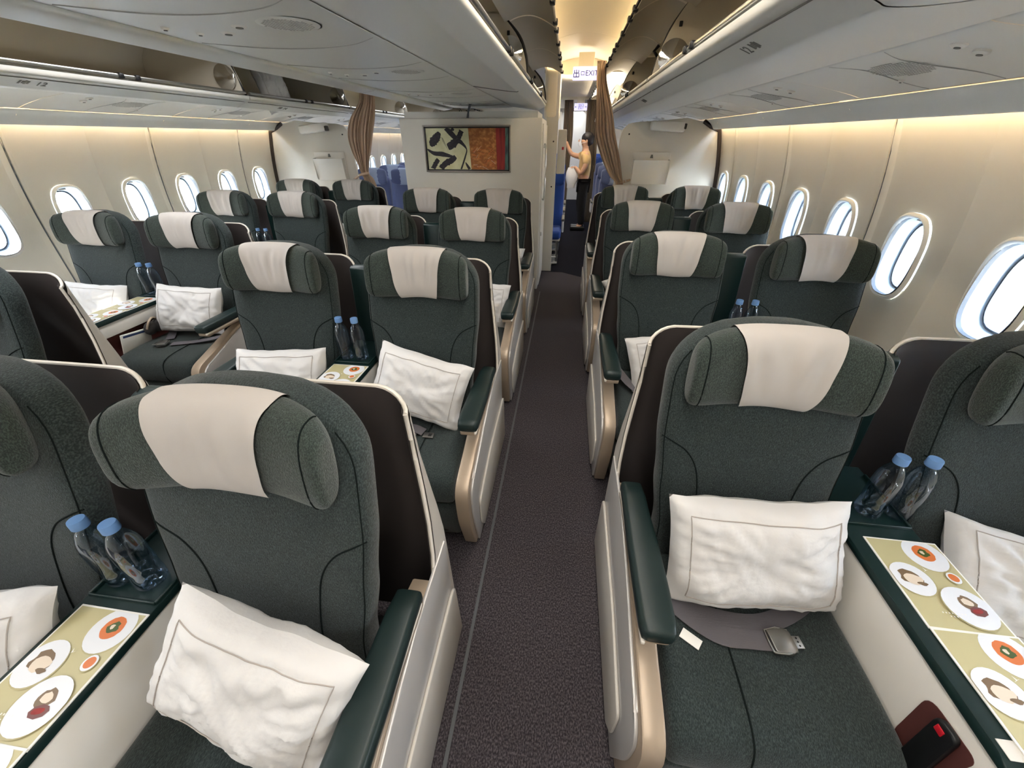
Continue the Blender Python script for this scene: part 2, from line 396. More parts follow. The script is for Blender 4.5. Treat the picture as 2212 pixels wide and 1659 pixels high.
for side, sgn, seam0 in (('right', 1, 2.42), ('left', -1, 2.52)):
    root = empty('wall_' + side, (XC, 0, 0)); root['kind'] = 'structure'; root['label'] = 'cream curved sidewall on the %s' % side
    pm = wall_panel_mesh(sgn); rm = rib_mesh(sgn); fm, gm, nm, tm = window_meshes(sgn)
    k = -5
    while seam0 + k * 2 * PITCH < Y1 + 0.1:
        ys = seam0 + k * 2 * PITCH
        meshobj('wall_panel', pm, (0, ys + PITCH, 0), root); meshobj('wall_rib', rm, (0, ys, 0), root)
        for d in (0.5, 1.5):
            wn += 1
            wr = meshobj('window_%d' % wn, fm, (XC, ys + PITCH * d, 0)); wr['kind'] = 'structure'
            wr['label'] = 'oval cabin window in the %s sidewall' % side; wr['group'] = 'oval windows of the %s wall' % side
            meshobj('gasket', gm, (0, 0, 0), wr); meshobj('pane', nm, (0, 0, 0), wr); meshobj('shade_tab', tm, (0, 0, 0), wr)
        k += 1
# outer skin that closes the gap around the window reveals
for sgn in (1, -1):
    b = MB(); rows = []
    NA = 40
    # skin is a sheet with oval holes: built per bay
    def oval(a, ry, rz, n=2.9):
        ry *= 0.79; rz *= 0.89
        c, s_ = math.cos(a), math.sin(a); k = (abs(c / ry) ** n + abs(s_ / rz) ** n) ** (-1 / n); return k * c, k * s_
    bays = []
    seam0 = 2.42 if sgn > 0 else 2.52
    k = -10
    while seam0 + (k + 0.5) * PITCH < Y1: bays.append(seam0 + (k + 0.5) * PITCH); k += 1
    for cy in bays:
        hy, hz = PITCH / 2, 0.75
        rin, rout = [], []
        for q in range(NA):
            a = 2 * PI * q / NA + 0.001; i_ = oval(a, 0.1055, 0.1595); c, s_ = math.cos(a), math.sin(a)
            kk = min(hy / max(abs(c), 1e-6), hz / max(abs(s_), 1e-6))
            rin.append((XC + sgn * 2.79, cy + i_[0], 1.08 + i_[1])); rout.append((XC + sgn * 2.79, cy + kk * c, 1.08 + kk * s_))
        b.grid([rin, rout], 'white', close_v=True)
    tag(b.build('wall_outer_skin'), 'outer fuselage skin behind the windows', kind='structure')
# closures: ceiling deck, ends
b = MB(); b.box((XC, (Y0 + Y1) / 2, 2.47), (5.6, Y1 - Y0 + 0.2, 0.06), 'white'); tag(b.build('ceiling'), 'upper ceiling deck above the bins', kind='structure')
b = MB(); b.box((XC, Y0 - 0.03, 1.2), (5.4, 0.06, 2.5), 'monu'); tag(b.build('wall_front'), 'front bulkhead wall', kind='structure')
b = MB(); b.box((XC, Y1 + 0.03, 1.2), (5.4, 0.06, 2.5), 'white'); tag(b.build('wall_back'), 'rear bulkhead wall', kind='structure')
# cove panels (they hide the warm light strip) on both sides
for side, sgn, seam0 in (('right', 1, 2.62), ('left', -1, 2.58)):
    root = empty('trim_cove_' + side, (XC, 0, 0)); root['kind'] = 'structure'; root['label'] = 'curved cove panel above the %s windows' % side
    prof = catmull([(2.392, 0, 1.722), (2.402, 0, 1.712), (2.430, 0, 1.690), (2.462, 0, 1.652), (2.474, 0, 1.640), (2.482, 0, 1.644), (2.474, 0, 1.668), (2.44, 0, 1.71)], 4)
    L = 2 * PITCH - 0.0004
    b = MB(); b.grid([[(sgn * p.x, yy, p.z) for p in prof] for yy in (0, L)], 'bin'); pm = b.build('cove_panel', mesh_only=True)
    s_ = MB(); s_.box((sgn * 2.395, L / 2, 1.728), (0.022, L * 0.86, 0.006), 'champ', 0.002); sm = s_.build('light_rail', mesh_only=True)
    k = -5
    while seam0 + k * 2 * PITCH < Y1:
        meshobj('cove_panel', pm, (0, seam0 + k * 2 * PITCH, 0), root); meshobj('light_rail', sm, (0, seam0 + k * 2 * PITCH, 0), root); k += 1
    b = MB(); b.box((sgn * 2.462, (Y0 + Y1) / 2, 1.695), (0.02, Y1 - Y0, 0.012), 'warmled'); o = b.build('light_strip', root)
    o['label'] = 'warm light strip hidden behind the cove panel'
    d = area('cove_light', (XC + sgn * 2.478, 2.4, 1.685), (0, sgn * -0.15, 0), 0.02, 9.0, 7.5 if sgn > 0 else 2.6, (1.0, 0.74, 0.40))
# aisle ceiling
for i, (ya, yb) in enumerate(((-2.4, 0.7), (0.703, 2.6), (2.603, 4.5), (4.503, 5.75))):
    b = MB(); pr = [(-0.34 + 0.84 * k / 16, 2.235 + 0.10 * math.sin(PI * k / 16)) for k in range(17)]
    top = [(x, z + 0.012) for x, z in pr][::-1]
    b.prism(pr + top, ya, yb, 'ceil', plane='xz'); tag(b.build('ceiling'), 'cream vaulted ceiling panel over the right aisle', kind='structure')
b = MB(); b.prism([(-0.34, 2.47), (-0.34, 2.23), (-0.1, 2.18), (0.3, 2.18), (0.5, 2.23), (0.5, 2.47)], 5.76, 5.80, 'ceil', 0.004, plane='xz')
b.box((0.1, 7.4, 2.22), (0.9, 3.2, 0.03), 'ceil'); tag(b.build('ceiling'), 'lower cream ceiling behind the first exit sign', kind='structure')
b = MB(); b.box((-2.2, 3, 2.30), (0.9, 11, 0.03), 'ceil'); tag(b.build('ceiling'), 'cream ceiling over the left aisle', kind='structure')
b = MB(); b.box((0.1, 11, 2.25), (0.9, 4, 0.03), 'ceil'); tag(b.build('ceiling'), 'pale ceiling of the rearmost cabin', kind='structure')

# ================================================================== OVERHEAD BINS
def bin_profile_out():
    # (offset, z) outboard bin, offset measured from the fuselage centre
    low = catmull([(1.462, 0, 1.842), (1.470, 0, 1.818), (1.505, 0, 1.806), (1.572, 0, 1.780), (1.60, 0, 1.771), (1.68, 0, 1.772), (1.84, 0, 1.786), (1.985, 0, 1.800)], 4)
    inn = catmull([(1.985, 0, 1.81), (1.75, 0, 1.83), (1.50, 0, 1.838), (1.480, 0, 1.850), (1.466, 0, 1.850)], 3)
    return low, inn
def make_out_bin(sgn, y0, y1, num, label, group, mirror=True):
    root = empty('overhead_bin', (XC, y0, 0)); tag(root, label, 'overhead bin', group)
    L = y1 - y0 - 0.006
    low, inn = bin_profile_out()
    b = MB(); pr = [(p.x, p.z) for p in low]
    b.grid([[(sgn * x, yy, z) for x, z in pr] for yy in (0, L)], 'bin')
    b.grid([[(sgn * p.x, yy, p.z) for p in inn] for yy in (0, L)], 'bin')
    b.build('bin_base', root)
    # interior tub
    tub = catmull([(1.50, 0, 1.842), (2.05, 0, 1.845), (2.22, 0, 1.90), (2.26, 0, 2.02), (2.16, 0, 2.16), (1.95, 0, 2.225), (1.70, 0, 2.225), (1.63, 0, 2.20)], 4)
    b = MB(); b.grid([[(sgn * p.x, yy, p.z) for p in tub] for yy in (0, L)], 'binin'); b.build('bin_interior', root)
    # end plate, a flat curved cheek with rounded front
    cheek = roundpoly([(1.478, 1.842, 0.01), (2.24, 1.85, 0.08), (2.25, 2.12, 0.1), (2.0, 2.225, 0.06), (1.64, 2.215, 0.03), (1.52, 2.05, 0.14)], 5)
    b = MB(); b.prism([(sgn * x, z) for x, z in cheek], L - 0.028, L - 0.004, 'binin', plane='xz')
    pth = catmull([(sgn * 1.478, L - 0.016, 1.846), (sgn * 1.505, L - 0.016, 1.93), (sgn * 1.545, L - 0.016, 2.06), (sgn * 1.60, L - 0.016, 2.15), (sgn * 1.65, L - 0.016, 2.205)], 5)
    b.build('cheek_plate', root); b = MB(); b.tube(pth, 0.011, 'dark', 8); b.build('gasket', root)
    # rail along the lip with pairs of black latches
    b = MB(); b.tube([(sgn * 1.474, 0.02, 1.862), (sgn * 1.474, L - 0.02, 1.862)], 0.009, 'metal', 8); b.build('lip_rail', root)
    for yy in (L * 0.5 - 0.05, L * 0.5 + 0.05): b = MB(); b.box((sgn * 1.468, yy, 1.862), (0.026, 0.026, 0.026), 'black', 0.006); b.build('latch', root)
    b = MB(); b.box((sgn * 1.503, L / 2, 1.8055), (0.004, L * 0.98, 0.004), 'label', 0.001); b.build('joint_line', root)
    if mirror:
        b = MB(); b.lathe([(0.0, 0), (0.082, 0), (0.082, 0.006), (0.075, 0.010), (0.0, 0.014)], (0, 0, 0), 'chrome', 28, 'y')
        o = b.build('mirror_disc', root); o.location = (sgn * 1.585, L - 0.045, 1.957); o.rotation_euler = (0, 0, PI); o['label'] = 'round convex mirror'
        b = MB(); b.box((sgn * 1.60, L - 0.036, 2.10), (0.018, 0.012, 0.024), 'black', 0.003); b.build('hook', root)
    # two doors swung up over the aisle
    for q in range(2):
        a0 = q * L / 2 + 0.008; a1 = (q + 1) * L / 2 - 0.008
        arc = []
        for k in range(13):
            t = k / 12; ox = 1.66 - 0.32 * t; oz = 2.155 + 0.085 * math.sin(PI * (0.12 + 0.80 * t)) - 0.012 * t
            arc.append((ox, oz))
        inner = [(x + 0.003, z - 0.018) for x, z in arc]
        b = MB(); poly = arc + inner[::-1]
        b.prism([(sgn * x, z) for x, z in arc + inner[::-1]], a0, a1, 'doorin', plane='xz')
        o = b.build('bin_door', root)
        e = MB(); e.tube([(sgn * (x + 0.001), a0, z - 0.009) for x, z in arc], 0.0105, 'rim', 8); e.build('door_edge', o)
        e = MB()
        for yy in (a0 + 0.10, (a0 + a1) / 2, a1 - 0.10): e.box((sgn * 1.336, yy, 2.152), (0.03, 0.05, 0.028), 'black', 0.006)
        e.box((sgn * 1.338, (a0 + a1) / 2, 2.156), (0.014, a1 - a0, 0.014), 'dark', 0.003); e.build('door_latch', o)
        e = MB(); e.tube([(sgn * 1.66, a0 + 0.01, 2.165), (sgn * 1.63, a0 + 0.012, 2.13), (sgn * 1.66, a0 + 0.012, 2.10)], 0.012, 'black', 8); e.build('hinge_arm', o)
    if num:
        me = text_mesh(num, 0.050, 'label')
        X_ = Vector((0, -sgn, 0)); Y_ = Vector((-sgn * 0.932, 0, 0.362)); Z_ = X_.cross(Y_)
        Rm = Matrix((X_, Y_, Z_)).transposed()
        o = meshobj('row_label', me, parent=root); o.location = Vector((sgn * 1.545, 0.55, 1.7905)) + Z_ * 0.0012; o.rotation_euler = Rm.to_euler()
        b = MB()
        for q, (px_, hh) in enumerate(((0.0, 0.030), (0.014, 0.022), (0.024, 0.034), (0.036, 0.026))): b.box((px_, 0, 0), (0.009, hh, 0.001), 'label', 0.0003)
        o = b.build('pictogram', root); o.location = Vector((sgn * 1.540, 0.55 - (0.05 if sgn > 0 else 0.095), 1.7925)) + Z_ * 0.0012; o.rotation_euler = Rm.to_euler()
    return root
RY = [-0.95, 1.05, 3.02, 4.99, 6.9, 8.8, 10.7, 12.6]
names = ['open overhead bin on the right side, nearest to the camera', 'open overhead bin on the right, labelled 12, first whole one',
         'open overhead bin on the right, last before the tied curtain']
for i in range(7):
    lab = names[i] if i < 3 else 'overhead bin of the rear cabin behind the right hand curtain'
    make_out_bin(1, RY[i], RY[i + 1], {1: '12', 2: '14'}.get(i), lab, None if i < 3 else 'rear cabin bins, right side', True)
LY = [-0.4, 1.55, 3.5, 5.2, 7.15, 9.1, 11.05, 12.9]
names = ['open overhead bin on the far left, nearest to the camera', 'open empty overhead bin on the left, labelled 12',
         'open overhead bin on the left holding a wrapped pillow']
for i in range(7):
    lab = names[i] if i < 3 else 'overhead bin of the rear cabin behind the left hand curtain'
    make_out_bin(-1, LY[i], LY[i + 1], {1: '12', 2: '14'}.get(i), lab, None if i < 3 else 'rear cabin bins, left side', True)
# centre bins
XR, XL, ZB = -0.374, -1.505, 1.838
def make_centre_bin(y0, y1, label, group=None):
    root = empty('overhead_bin', (0, y0, 0)); tag(root, label, 'overhead bin', group); L = y1 - y0 - 0.006
    right = catmull([(-0.305, 0, 1.890), (-0.306, 0, 1.872), (-0.335, 0, 1.856), (XR, 0, ZB), (-0.40, 0, 1.835), (-0.50, 0, 1.845), (-0.685, 0, 1.868)], 5)
    left = catmull([(-1.565, 0, 1.890), (-1.565, 0, 1.872), (-1.54, 0, 1.856), (XL, 0, ZB), (-1.48, 0, 1.838), (-1.40, 0, 1.850), (-1.39, 0, 1.866)], 5)
    for pr, nm_ in ((right, 'bin_base'), (left, 'bin_base')):
        b = MB(); b.grid([[(p.x, yy, p.z) for p in pr] for yy in (0, L)], 'bin')
        x0_ = pr[0].x; s_ = -1 if nm_ and x0_ > -1 else 1
        b.grid([[(x, yy, z) for x, z in ((x0_, 1.890), (x0_ + s_ * 0.012, 1.893), (x0_ + s_ * 0.03, 1.882), (-0.70 if s_ < 0 else -1.36, 1.885))] for yy in (0, L)], 'bin'); b.build(nm_, root)
    for sgn, lipx, mid in ((1, -0.305, -0.92), (-1, -1.565, -0.95)):
        tub = catmull([(lipx - sgn * 0.03, 0, 1.884), (mid + sgn * 0.1, 0, 1.888), (mid + sgn * 0.02, 0, 1.95), (mid + sgn * 0.02, 0, 2.12), (mid + sgn * 0.14, 0, 2.235), (lipx - sgn * 0.25, 0, 2.235), (lipx - sgn * 0.16, 0, 2.21)], 4)
        b = MB(); b.grid([[(p.x, yy, p.z) for p in tub] for yy in (0, L)], 'binin'); b.build('bin_interior', root)
        xa = lipx - sgn * 0.008
        cheek = roundpoly([(xa, 1.89, 0.01), (mid + sgn * 0.03, 1.89, 0.02), (mid + sgn * 0.03, 2.235, 0.02), (xa - sgn * 0.17, 2.225, 0.03), (xa - sgn * 0.02, 2.08, 0.12)], 6)
        b = MB(); b.prism(cheek, L - 0.028, L - 0.004, 'binin', plane='xz'); b.build('cheek_plate', root)
        b = MB(); b.tube(catmull([(xa, L - 0.016, 1.894), (xa - sgn * 0.008, L - 0.016, 2.0), (xa - sgn * 0.045, L - 0.016, 2.10), (xa - sgn * 0.11, L - 0.016, 2.17), (xa - sgn * 0.17, L - 0.016, 2.215)], 5), 0.011, 'dark', 8); b.build('gasket', root)
        b = MB(); b.tube([(lipx, 0.02, 1.906), (lipx, L - 0.02, 1.906)], 0.010, 'metal', 8); b.build('lip_rail', root)
        for yc in (L * 0.04, L * 0.52):
            for yy in (yc, yc + 0.08): b = MB(); b.box((lipx + sgn * 0.004, yy, 1.903), (0.028, 0.026, 0.028), 'black', 0.006); b.build('latch', root)
        b = MB(); b.lathe([(0.0, 0), (0.082, 0), (0.082, 0.006), (0.075, 0.010), (0.0, 0.014)], (0, 0, 0), 'chrome', 28, 'y')
        o = b.build('mirror_disc', root); o.location = (lipx - sgn * 0.118, L - 0.045, 2.035); o.rotation_euler = (0, 0, PI); o['label'] = 'round convex mirror'
        b = MB(); b.box((lipx - sgn * 0.13, L - 0.036, 2.13), (0.018, 0.012, 0.024), 'black', 0.003); b.build('hook', root)
        for q in range(2):
            a0 = q * L / 2 + 0.008; a1 = (q + 1) * L / 2 - 0.008; arc = []
            for k in range(13):
                t = k / 12; arc.append((lipx - sgn * 0.155 + sgn * 0.32 * t, 2.175 + 0.07 * math.sin(PI * (0.12 + 0.80 * t)) - 0.02 * t))
            b = MB(); b.prism(arc + [(x, z - 0.018) for x, z in arc][::-1], a0, a1, 'doorin', plane='xz'); o = b.build('bin_door', root)
            e = MB(); e.tube([(x, a0, z - 0.009) for x, z in arc], 0.0105, 'rim', 8); e.build('door_edge', o)
            e = MB()
            for yy in (a0 + 0.10, (a0 + a1) / 2, a1 - 0.10): e.box((lipx + sgn * 0.166, yy, 2.162), (0.03, 0.05, 0.028), 'black', 0.006)
            e.box((lipx + sgn * 0.166, (a0 + a1) / 2, 2.166), (0.014, a1 - a0, 0.014), 'rim', 0.003); e.build('door_latch', o)
    # flat service panel underneath
    b = MB(); prof = catmull([(-0.690, 0, 1.868), (-0.70, 0, 1.862), (-0.9, 0, 1.856), (-1.15, 0, 1.856), (-1.36, 0, 1.862), (-1.375, 0, 1.868)], 4)
    nseg = 24
    b.grid([[(p.x, L * i / nseg, p.z) for p in prof] for i in range(nseg + 1)], 'bin'); b.build('service_panel', root)
    b = MB(); b.box((-1.3825, L / 2, 1.870), (0.014, L, 0.004), 'label'); b.box((-0.6875, L / 2, 1.872), (0.008, L, 0.003), 'label'); b.build('joint_line', root)
    for yy in ((0.35, 1.35) if L > 1.5 else (0.4,)):
        b = MB(); b.lathe([(0, 0), (0.085, 0), (0.09, 0.003), (0.095, 0.003)], (0, 0, 0), 'bin', 30)
        for i in range(-7, 8):
            for j in range(-7, 8):
                if i * i + j * j < 50: b.box((i * 0.0105, j * 0.0105, -0.0005), (0.005, 0.005, 0.001), 'grille')
        o = b.build('speaker_grille', root); o.location = (-0.86, yy, 1.8545); o.rotation_euler = (0, 0, 0)
        for k, (xx, r_) in enumerate(((-1.02, 0.024), (-1.12, 0.024), (-1.27, 0.012), (-1.22, 0.012))):
            b = MB(); b.lathe([(0, -0.004), (r_ * 0.7, -0.004), (r_, 0.0), (r_, 0.006)], (0, 0, 0), 'white', 18)
            b.lathe([(0, -0.006), (r_ * 0.45, -0.006), (r_ * 0.45, 0)], (0, 0, 0), 'label', 14)
            o = b.build('air_nozzle' if r_ > 0.02 else 'screw_cap', root); o.location = (xx, yy + 0.08 * (k % 2), 1.856)
        arcp = catmull([(-0.70, yy - 0.24, 1.8625), (-0.82, yy - 0.17, 1.857), (-1.0, yy - 0.14, 1.8545), (-1.17, yy - 0.17, 1.8545), (-1.35, yy - 0.25, 1.861)], 5)
        b = MB(); b.tube(arcp, 0.0016, 'grille', 5); b.build('panel_seam', root)
        arcp = catmull([(-0.70, yy + 0.24, 1.8625), (-0.82, yy + 0.32, 1.857), (-1.0, yy + 0.35, 1.8545), (-1.17, yy + 0.32, 1.8545), (-1.35, yy + 0.24, 1.861)], 5)
        b = MB(); b.tube(arcp, 0.0014, 'grille', 5); b.build('panel_seam', root)
    b = MB(); b.tube([(p.x, 0.0, p.z - 0.001) for p in right[15:]], 0.003, 'label', 5); b.build('panel_seam', root)
    return root
make_centre_bin(-0.95, 1.12, 'double-sided overhead bin above the centre seats, nearest to the camera')
make_centre_bin(1.12, 3.30, 'double-sided overhead bin above the centre seats, with three open aisle doors')
make_centre_bin(3.30, 5.47, 'double-sided overhead bin above the centre seats, ending at the picture wall')
# outboard service panels
def service_panel(sgn, y0, y1, label, group=None):
    root = empty('service_panel', (XC, y0, 0)); tag(root, label, 'service panel', group); L = y1 - y0 - 0.005
    prof = catmull([(1.988, 0, 1.806), (2.0, 0, 1.797), (2.15, 0, 1.778), (2.30, 0, 1.748), (2.385, 0, 1.726)], 4)
    b = MB(); b.grid([[(sgn * p.x, yy, p.z) for p in prof] for yy in (0, L)], 'bin'); b.build('panel', root)
    b = MB()
    for i in range(-10, 11):
        for j in range(-5, 6):
            if (i / 10.5) ** 2 + (j / 5.5) ** 2 < 1: b.box((j * 0.0135, i * 0.0125, 0), (0.006, 0.006, 0.001), 'grille')
    b.lathe([(0, 0.0015), (0.085, 0.0015), (0.10, 0.004)], (0, 0, 0), 'bin', 26)
    o = b.build('speaker_grille', root); o.location = (sgn * 2.17, L * 0.5, 1.7715); o.rotation_euler = (0, sgn * 0.17, 0)
    for k, (xx, yy, r_) in enumerate(((2.08, 0.18, 0.02), (2.16, 0.2, 0.02), (2.27, 0.62, 0.010))):
        b = MB(); b.lathe([(0, -0.004), (r_ * 0.7, -0.004), (r_, 0.0), (r_, 0.008)], (0, 0, 0), 'white', 18)
        b.lathe([(0, -0.006), (r_ * 0.4, -0.006), (r_ * 0.4, 0)], (0, 0, 0), 'label', 12)
        o = b.build('air_nozzle', root); o.location = (sgn * xx, L * yy, 1.797 - (xx - 2.0) * 0.17); o.rotation_euler = (0, sgn * 0.17, 0)
    for yy in (L * 0.36, L * 0.64):
        b = MB(); b.tube(catmull([(sgn * 2.0, yy - 0.02, 1.797), (sgn * 2.12, yy + (0.05 if yy < L / 2 else -0.05), 1.781), (sgn * 2.3, yy, 1.7475), (sgn * 2.38, yy - 0.02, 1.727)], 5), 0.0016, 'grille', 5); b.build('panel_seam', root)
    return root
for sgn, nm_, base in ((1, 'right', 1.35), (-1, 'left', 1.45)):
    for k in range(-2, 10):
        ya = base + k * 1.13; yb = ya + 1.13
        inview = yb < 5.2
        lab = ('service panel with speaker above the %s window seats, number %s from the camera' % (nm_, ['zero', 'one', 'two', 'three', 'four', 'five', 'six'][k + 2])) if inview else 'service panel of the rear cabin on the %s' % nm_
        service_panel(sgn, ya, min(yb, Y1), lab, 'service panels on the %s side' % nm_)
# wrapped pillow left in the bin
# ================================================================== CLASS DIVIDERS, PICTURE WALL, CURTAINS, SIGNS
def divider(sgn, y, xin, name):
    pts = []
    ow = [(wx(z) - 0.02, z) for z in [0.0, 0.3, 0.6, 0.9, 1.1, 1.3, 1.45, 1.56, 1.635]]
    poly = [(x, z) for x, z in ow] + [(2.44, 1.655), (2.38, 1.70), (2.20, 1.74), (1.98, 1.72), (xin + 0.14, 1.705), (xin + 0.07, 1.69), (xin + 0.02, 1.64), (xin, 1.56), (xin - 0.03, 0.0)]
    b = MB(); b.prism([(XC + sgn * x, z) for x, z in poly], y, y + 0.03, 'monu', 0.004, plane='xz')
    o = b.build(name); tag(o, 'cream class divider panel behind the last %s seats' % ('right' if sgn > 0 else 'left'), kind='structure')
    b = MB(); b.tube([(XC + sgn * (wx(z) - 0.012), y - 0.004, z) for z in [0.1 + 1.53 * k / 20 for k in range(21)]] + [(XC + sgn * 2.45, y - 0.004, 1.665), (XC + sgn * 2.37, y - 0.004, 1.71)], 0.020, 'darktrim', 8); b.build('edge_seal', o)
    b = MB(); b.lathe([(0, 0), (0.008, 0), (0.008, 0.004), (0, 0.004)], (XC + sgn * (xin + 0.09), y - 0.005, 1.60), 'dark', 10, 'y'); b.build('screw', o)
    return o
divider(1, 5.0, 1.555, 'wall_divider_right'); divider(-1, 5.2, 1.545, 'wall_divider_left')
def lit_pocket(x, y, z, label):
    root = empty('magazine_pocket', (x, y, z)); tag(root, label, 'magazine holder', 'wall magazine holders')
    w2, h = 0.195, 0.30
    b = MB(); b.prism(roundpoly([(-w2, -h / 2, .012), (w2, -h / 2, .012), (w2, h / 2, .012), (-w2, h / 2, .012)], 3), -0.012, 0, 'white', 0.003, plane='xz'); b.build('back_plate', root)
    b = MB(); b.prism([(-0.012, -h / 2), (-0.012, 0.085), (-0.085, 0.078), (-0.07, -h / 2 + 0.02), (-0.05, -h / 2)], -w2 + 0.008, -w2 + 0.016, 'white')
    b.prism([(-0.012, -h / 2), (-0.012, 0.085), (-0.085, 0.078), (-0.07, -h / 2 + 0.02), (-0.05, -h / 2)], w2 - 0.016, w2 - 0.008, 'white')
    b.prism([(-0.050, -h / 2), (-0.085, 0.078), (-0.079, 0.078), (-0.044, -h / 2 + 0.004)], -w2 + 0.008, w2 - 0.008, 'white', 0.002)
    b.box((0, -0.03, -h / 2 + 0.004), (2 * w2 - 0.02, 0.04, 0.008), 'white', 0.002); b.build('bin_front', root)
    b = MB(); b.prism([(-0.016, 0.095), (0.016, 0.095), (0.008, 0.128), (-0.008, 0.128)], -0.018, -0.0125, 'label', plane='xz'); b.build('clip', root)
lit_pocket(0.868, 4.995, 1.288, 'white magazine pocket on the divider panel at the right')
lit_pocket(-2.885, 5.195, 1.275, 'white magazine pocket on the divider panel at the left')
def fold_box(x, y, z, rz, label):
    b = MB(); b.box((0, 0, 0), (0.34, 0.10, 0.085), 'white', 0.02, 3, rot=Euler((0, rz, 0)))
    b.box((0.165 * (1 if x > 0 else 1), -0.02, 0.0), (0.03, 0.06, 0.05), 'darktrim', 0.008, 2, rot=Euler((0, rz, 0)))
    o = b.build('divider_hinge_cover'); o.location = (x, y, z); tag(o, label, 'cover box', None); return o
fold_box(0.97, 4.945, 1.665, 0.06, 'cream box shaped cover high on the right divider panel')
fold_box(-2.98, 5.14, 1.66, -0.10, 'cream box shaped cover high on the left divider panel')

# picture wall (galley block)
mx0, mx1, my = -1.765, -0.288, 4.68
root = empty('wall_galley', (0, 0, 0)); root['kind'] = 'structure'; root['label'] = 'pale galley block wall behind the centre seats'
b = MB(); b.box(((mx0 + mx1) / 2, my + 0.4, 0.868), (mx1 - mx0, 0.8, 1.736), 'monu', 0.012, 2); b.build('wall_panel', root)
b = MB(); b.box(((mx0 + mx1) / 2, my + 0.39, 1.762), (mx1 - mx0 - 0.10, 0.7, 0.06), 'bin'); b.build('top_gap', root)
b = MB(); b.tube([(-1.05, my + 0.03, 1.73), (-1.04, my + 0.05, 1.80), (-1.02, my + 0.06, 1.86)], 0.012, 'gasket', 8); b.build('cable', root)
b = MB(); b.box((mx1 + 0.006, my + 0.42, 0.86), (0.012, 0.66, 1.66), 'white', 0.004); o = b.build('door_leaf', root)
b = MB(); b.tube(catmull([(mx1 + 0.012, my + 0.16, 1.50), (mx1 + 0.036, my + 0.16, 1.47), (mx1 + 0.036, my + 0.16, 1.02), (mx1 + 0.012, my + 0.16, 0.99)], 5), 0.008, 'metal', 8)
b.box((mx1 + 0.018, my + 0.16, 1.49), (0.02, 0.05, 0.03), 'metal', 0.005); b.box((mx1 + 0.016, my + 0.13, 0.62), (0.016, 0.03, 0.04), 'metal', 0.005); b.build('door_handle', o)
b = MB(); b.box((-0.222, 5.49, 1.15), (0.135, 0.02, 2.3), 'monu', 0.004); b.box((-0.20, 6.2 + 2.2, 1.8), (0.02, 0.02, 0.3), 'monu')
b.box((-0.10, 5.58, 1.42), (0.10, 0.16, 0.46), 'monu', 0.01)
o = b.build('wall_galley_end'); tag(o, 'narrow pale wall panel beside the blue seats', kind='structure')
b = MB()
for z in (1.53, 1.05): b.lathe([(0, 0), (0.009, 0), (0.009, 0.004), (0, 0.004)], (-0.20, 5.476, z), 'dark', 10, 'y')
b.build('screw', o)
b = MB(); b.box((-0.085, 5.497, 1.46), (0.022, 0.004, 0.030), 'red', 0.001); b.build('red_sticker', o)
b = MB(); b.box((-0.24, 5.75, 1.99), (0.17, 0.55, 0.5), 'ceil', 0.05, 4); tag(b.build('wall_galley_header'), 'cream rounded ceiling fairing beyond the centre bins', kind='structure')
# artwork
ax0, ax1, az0, az1 = -1.515, -0.605, 1.257, 1.675
root = empty('framed_artwork', ((ax0 + ax1) / 2, my, (az0 + az1) / 2)); tag(root, 'wide framed abstract print, black brush strokes on cream beside orange and red', 'picture')
W2, H2 = (ax1 - ax0) / 2, (az1 - az0) / 2
b = MB()
for (cx, cz, dx, dz) in ((0, H2 - 0.006, 2 * W2, 0.012), (0, -H2 + 0.006, 2 * W2, 0.012), (W2 - 0.006, 0, 0.012, 2 * H2), (-W2 + 0.006, 0, 0.012, 2 * H2)):
    b.box((cx, -0.014, cz), (dx, 0.028, dz), 'artframe', 0.002)
for (cx, cz, dx, dz) in ((0, H2 - 0.018, 2 * W2 - .024, 0.012), (0, -H2 + 0.018, 2 * W2 - .024, 0.012), (W2 - 0.018, 0, 0.012, 2 * H2 - .024), (-W2 + 0.018, 0, 0.012, 2 * H2 - .024)):
    b.box((cx, -0.010, cz), (dx, 0.020, dz), 'black', 0.001)
b.build('frame', root)
iw, ih = 2 * W2 - 0.048, 2 * H2 - 0.048
def AP(u, v, d): return (-W2 + 0.024 + iw * u, -0.0085 - d, H2 - 0.024 - ih * v)
b = MB()
def poly(pts, d, m): b.add([AP(u, v, d) for u, v in pts], [tuple(range(len(pts)))], m)
poly([(0, 0), (0.52, 0), (0.54, 1), (0, 1)], 0, 'artcream'); poly([(0.52, 0), (0.85, 0), (0.86, 1), (0.54, 1)], 0, 'artorange')
poly([(0.85, 0), (0.965, 0), (0.955, 1), (0.86, 1)], 0, 'artred'); poly([(0.965, 0), (1, 0), (1, 1), (0.955, 1)], 0, 'artteal')
def stroke(path, wid, m='artink', jag=0.12):
    pts = catmull([(u, v * ih / iw, 0) for u, v in path], 7); n_ = len(pts); L_, R_ = [], []
    for i, p in enumerate(pts):
        t = (pts[min(i + 1, n_ - 1)] - pts[max(i - 1, 0)]).normalized(); nn = Vector((-t.y, t.x, 0))
        f_ = i / (n_ - 1) * (len(wid) - 1); k = min(int(f_), len(wid) - 2); ww = wid[k] + (wid[k + 1] - wid[k]) * (f_ - k)
        ww *= 1 + jag * (random.random() - 0.5)
        for S, A in ((1, L_), (-1, R_)):
            q = p + nn * ww * S; A.append((min(max(q.x, 0), 0.535), min(max(q.y * iw / ih, 0), 1)))
    for i in range(n_ - 1):
        b.add([AP(*L_[i], stroke.d), AP(*L_[i + 1], stroke.d), AP(*R_[i + 1], stroke.d), AP(*R_[i], stroke.d)], [(0, 1, 2, 3)], m)
    stroke.d += 0.00008
stroke.d = 0.0004
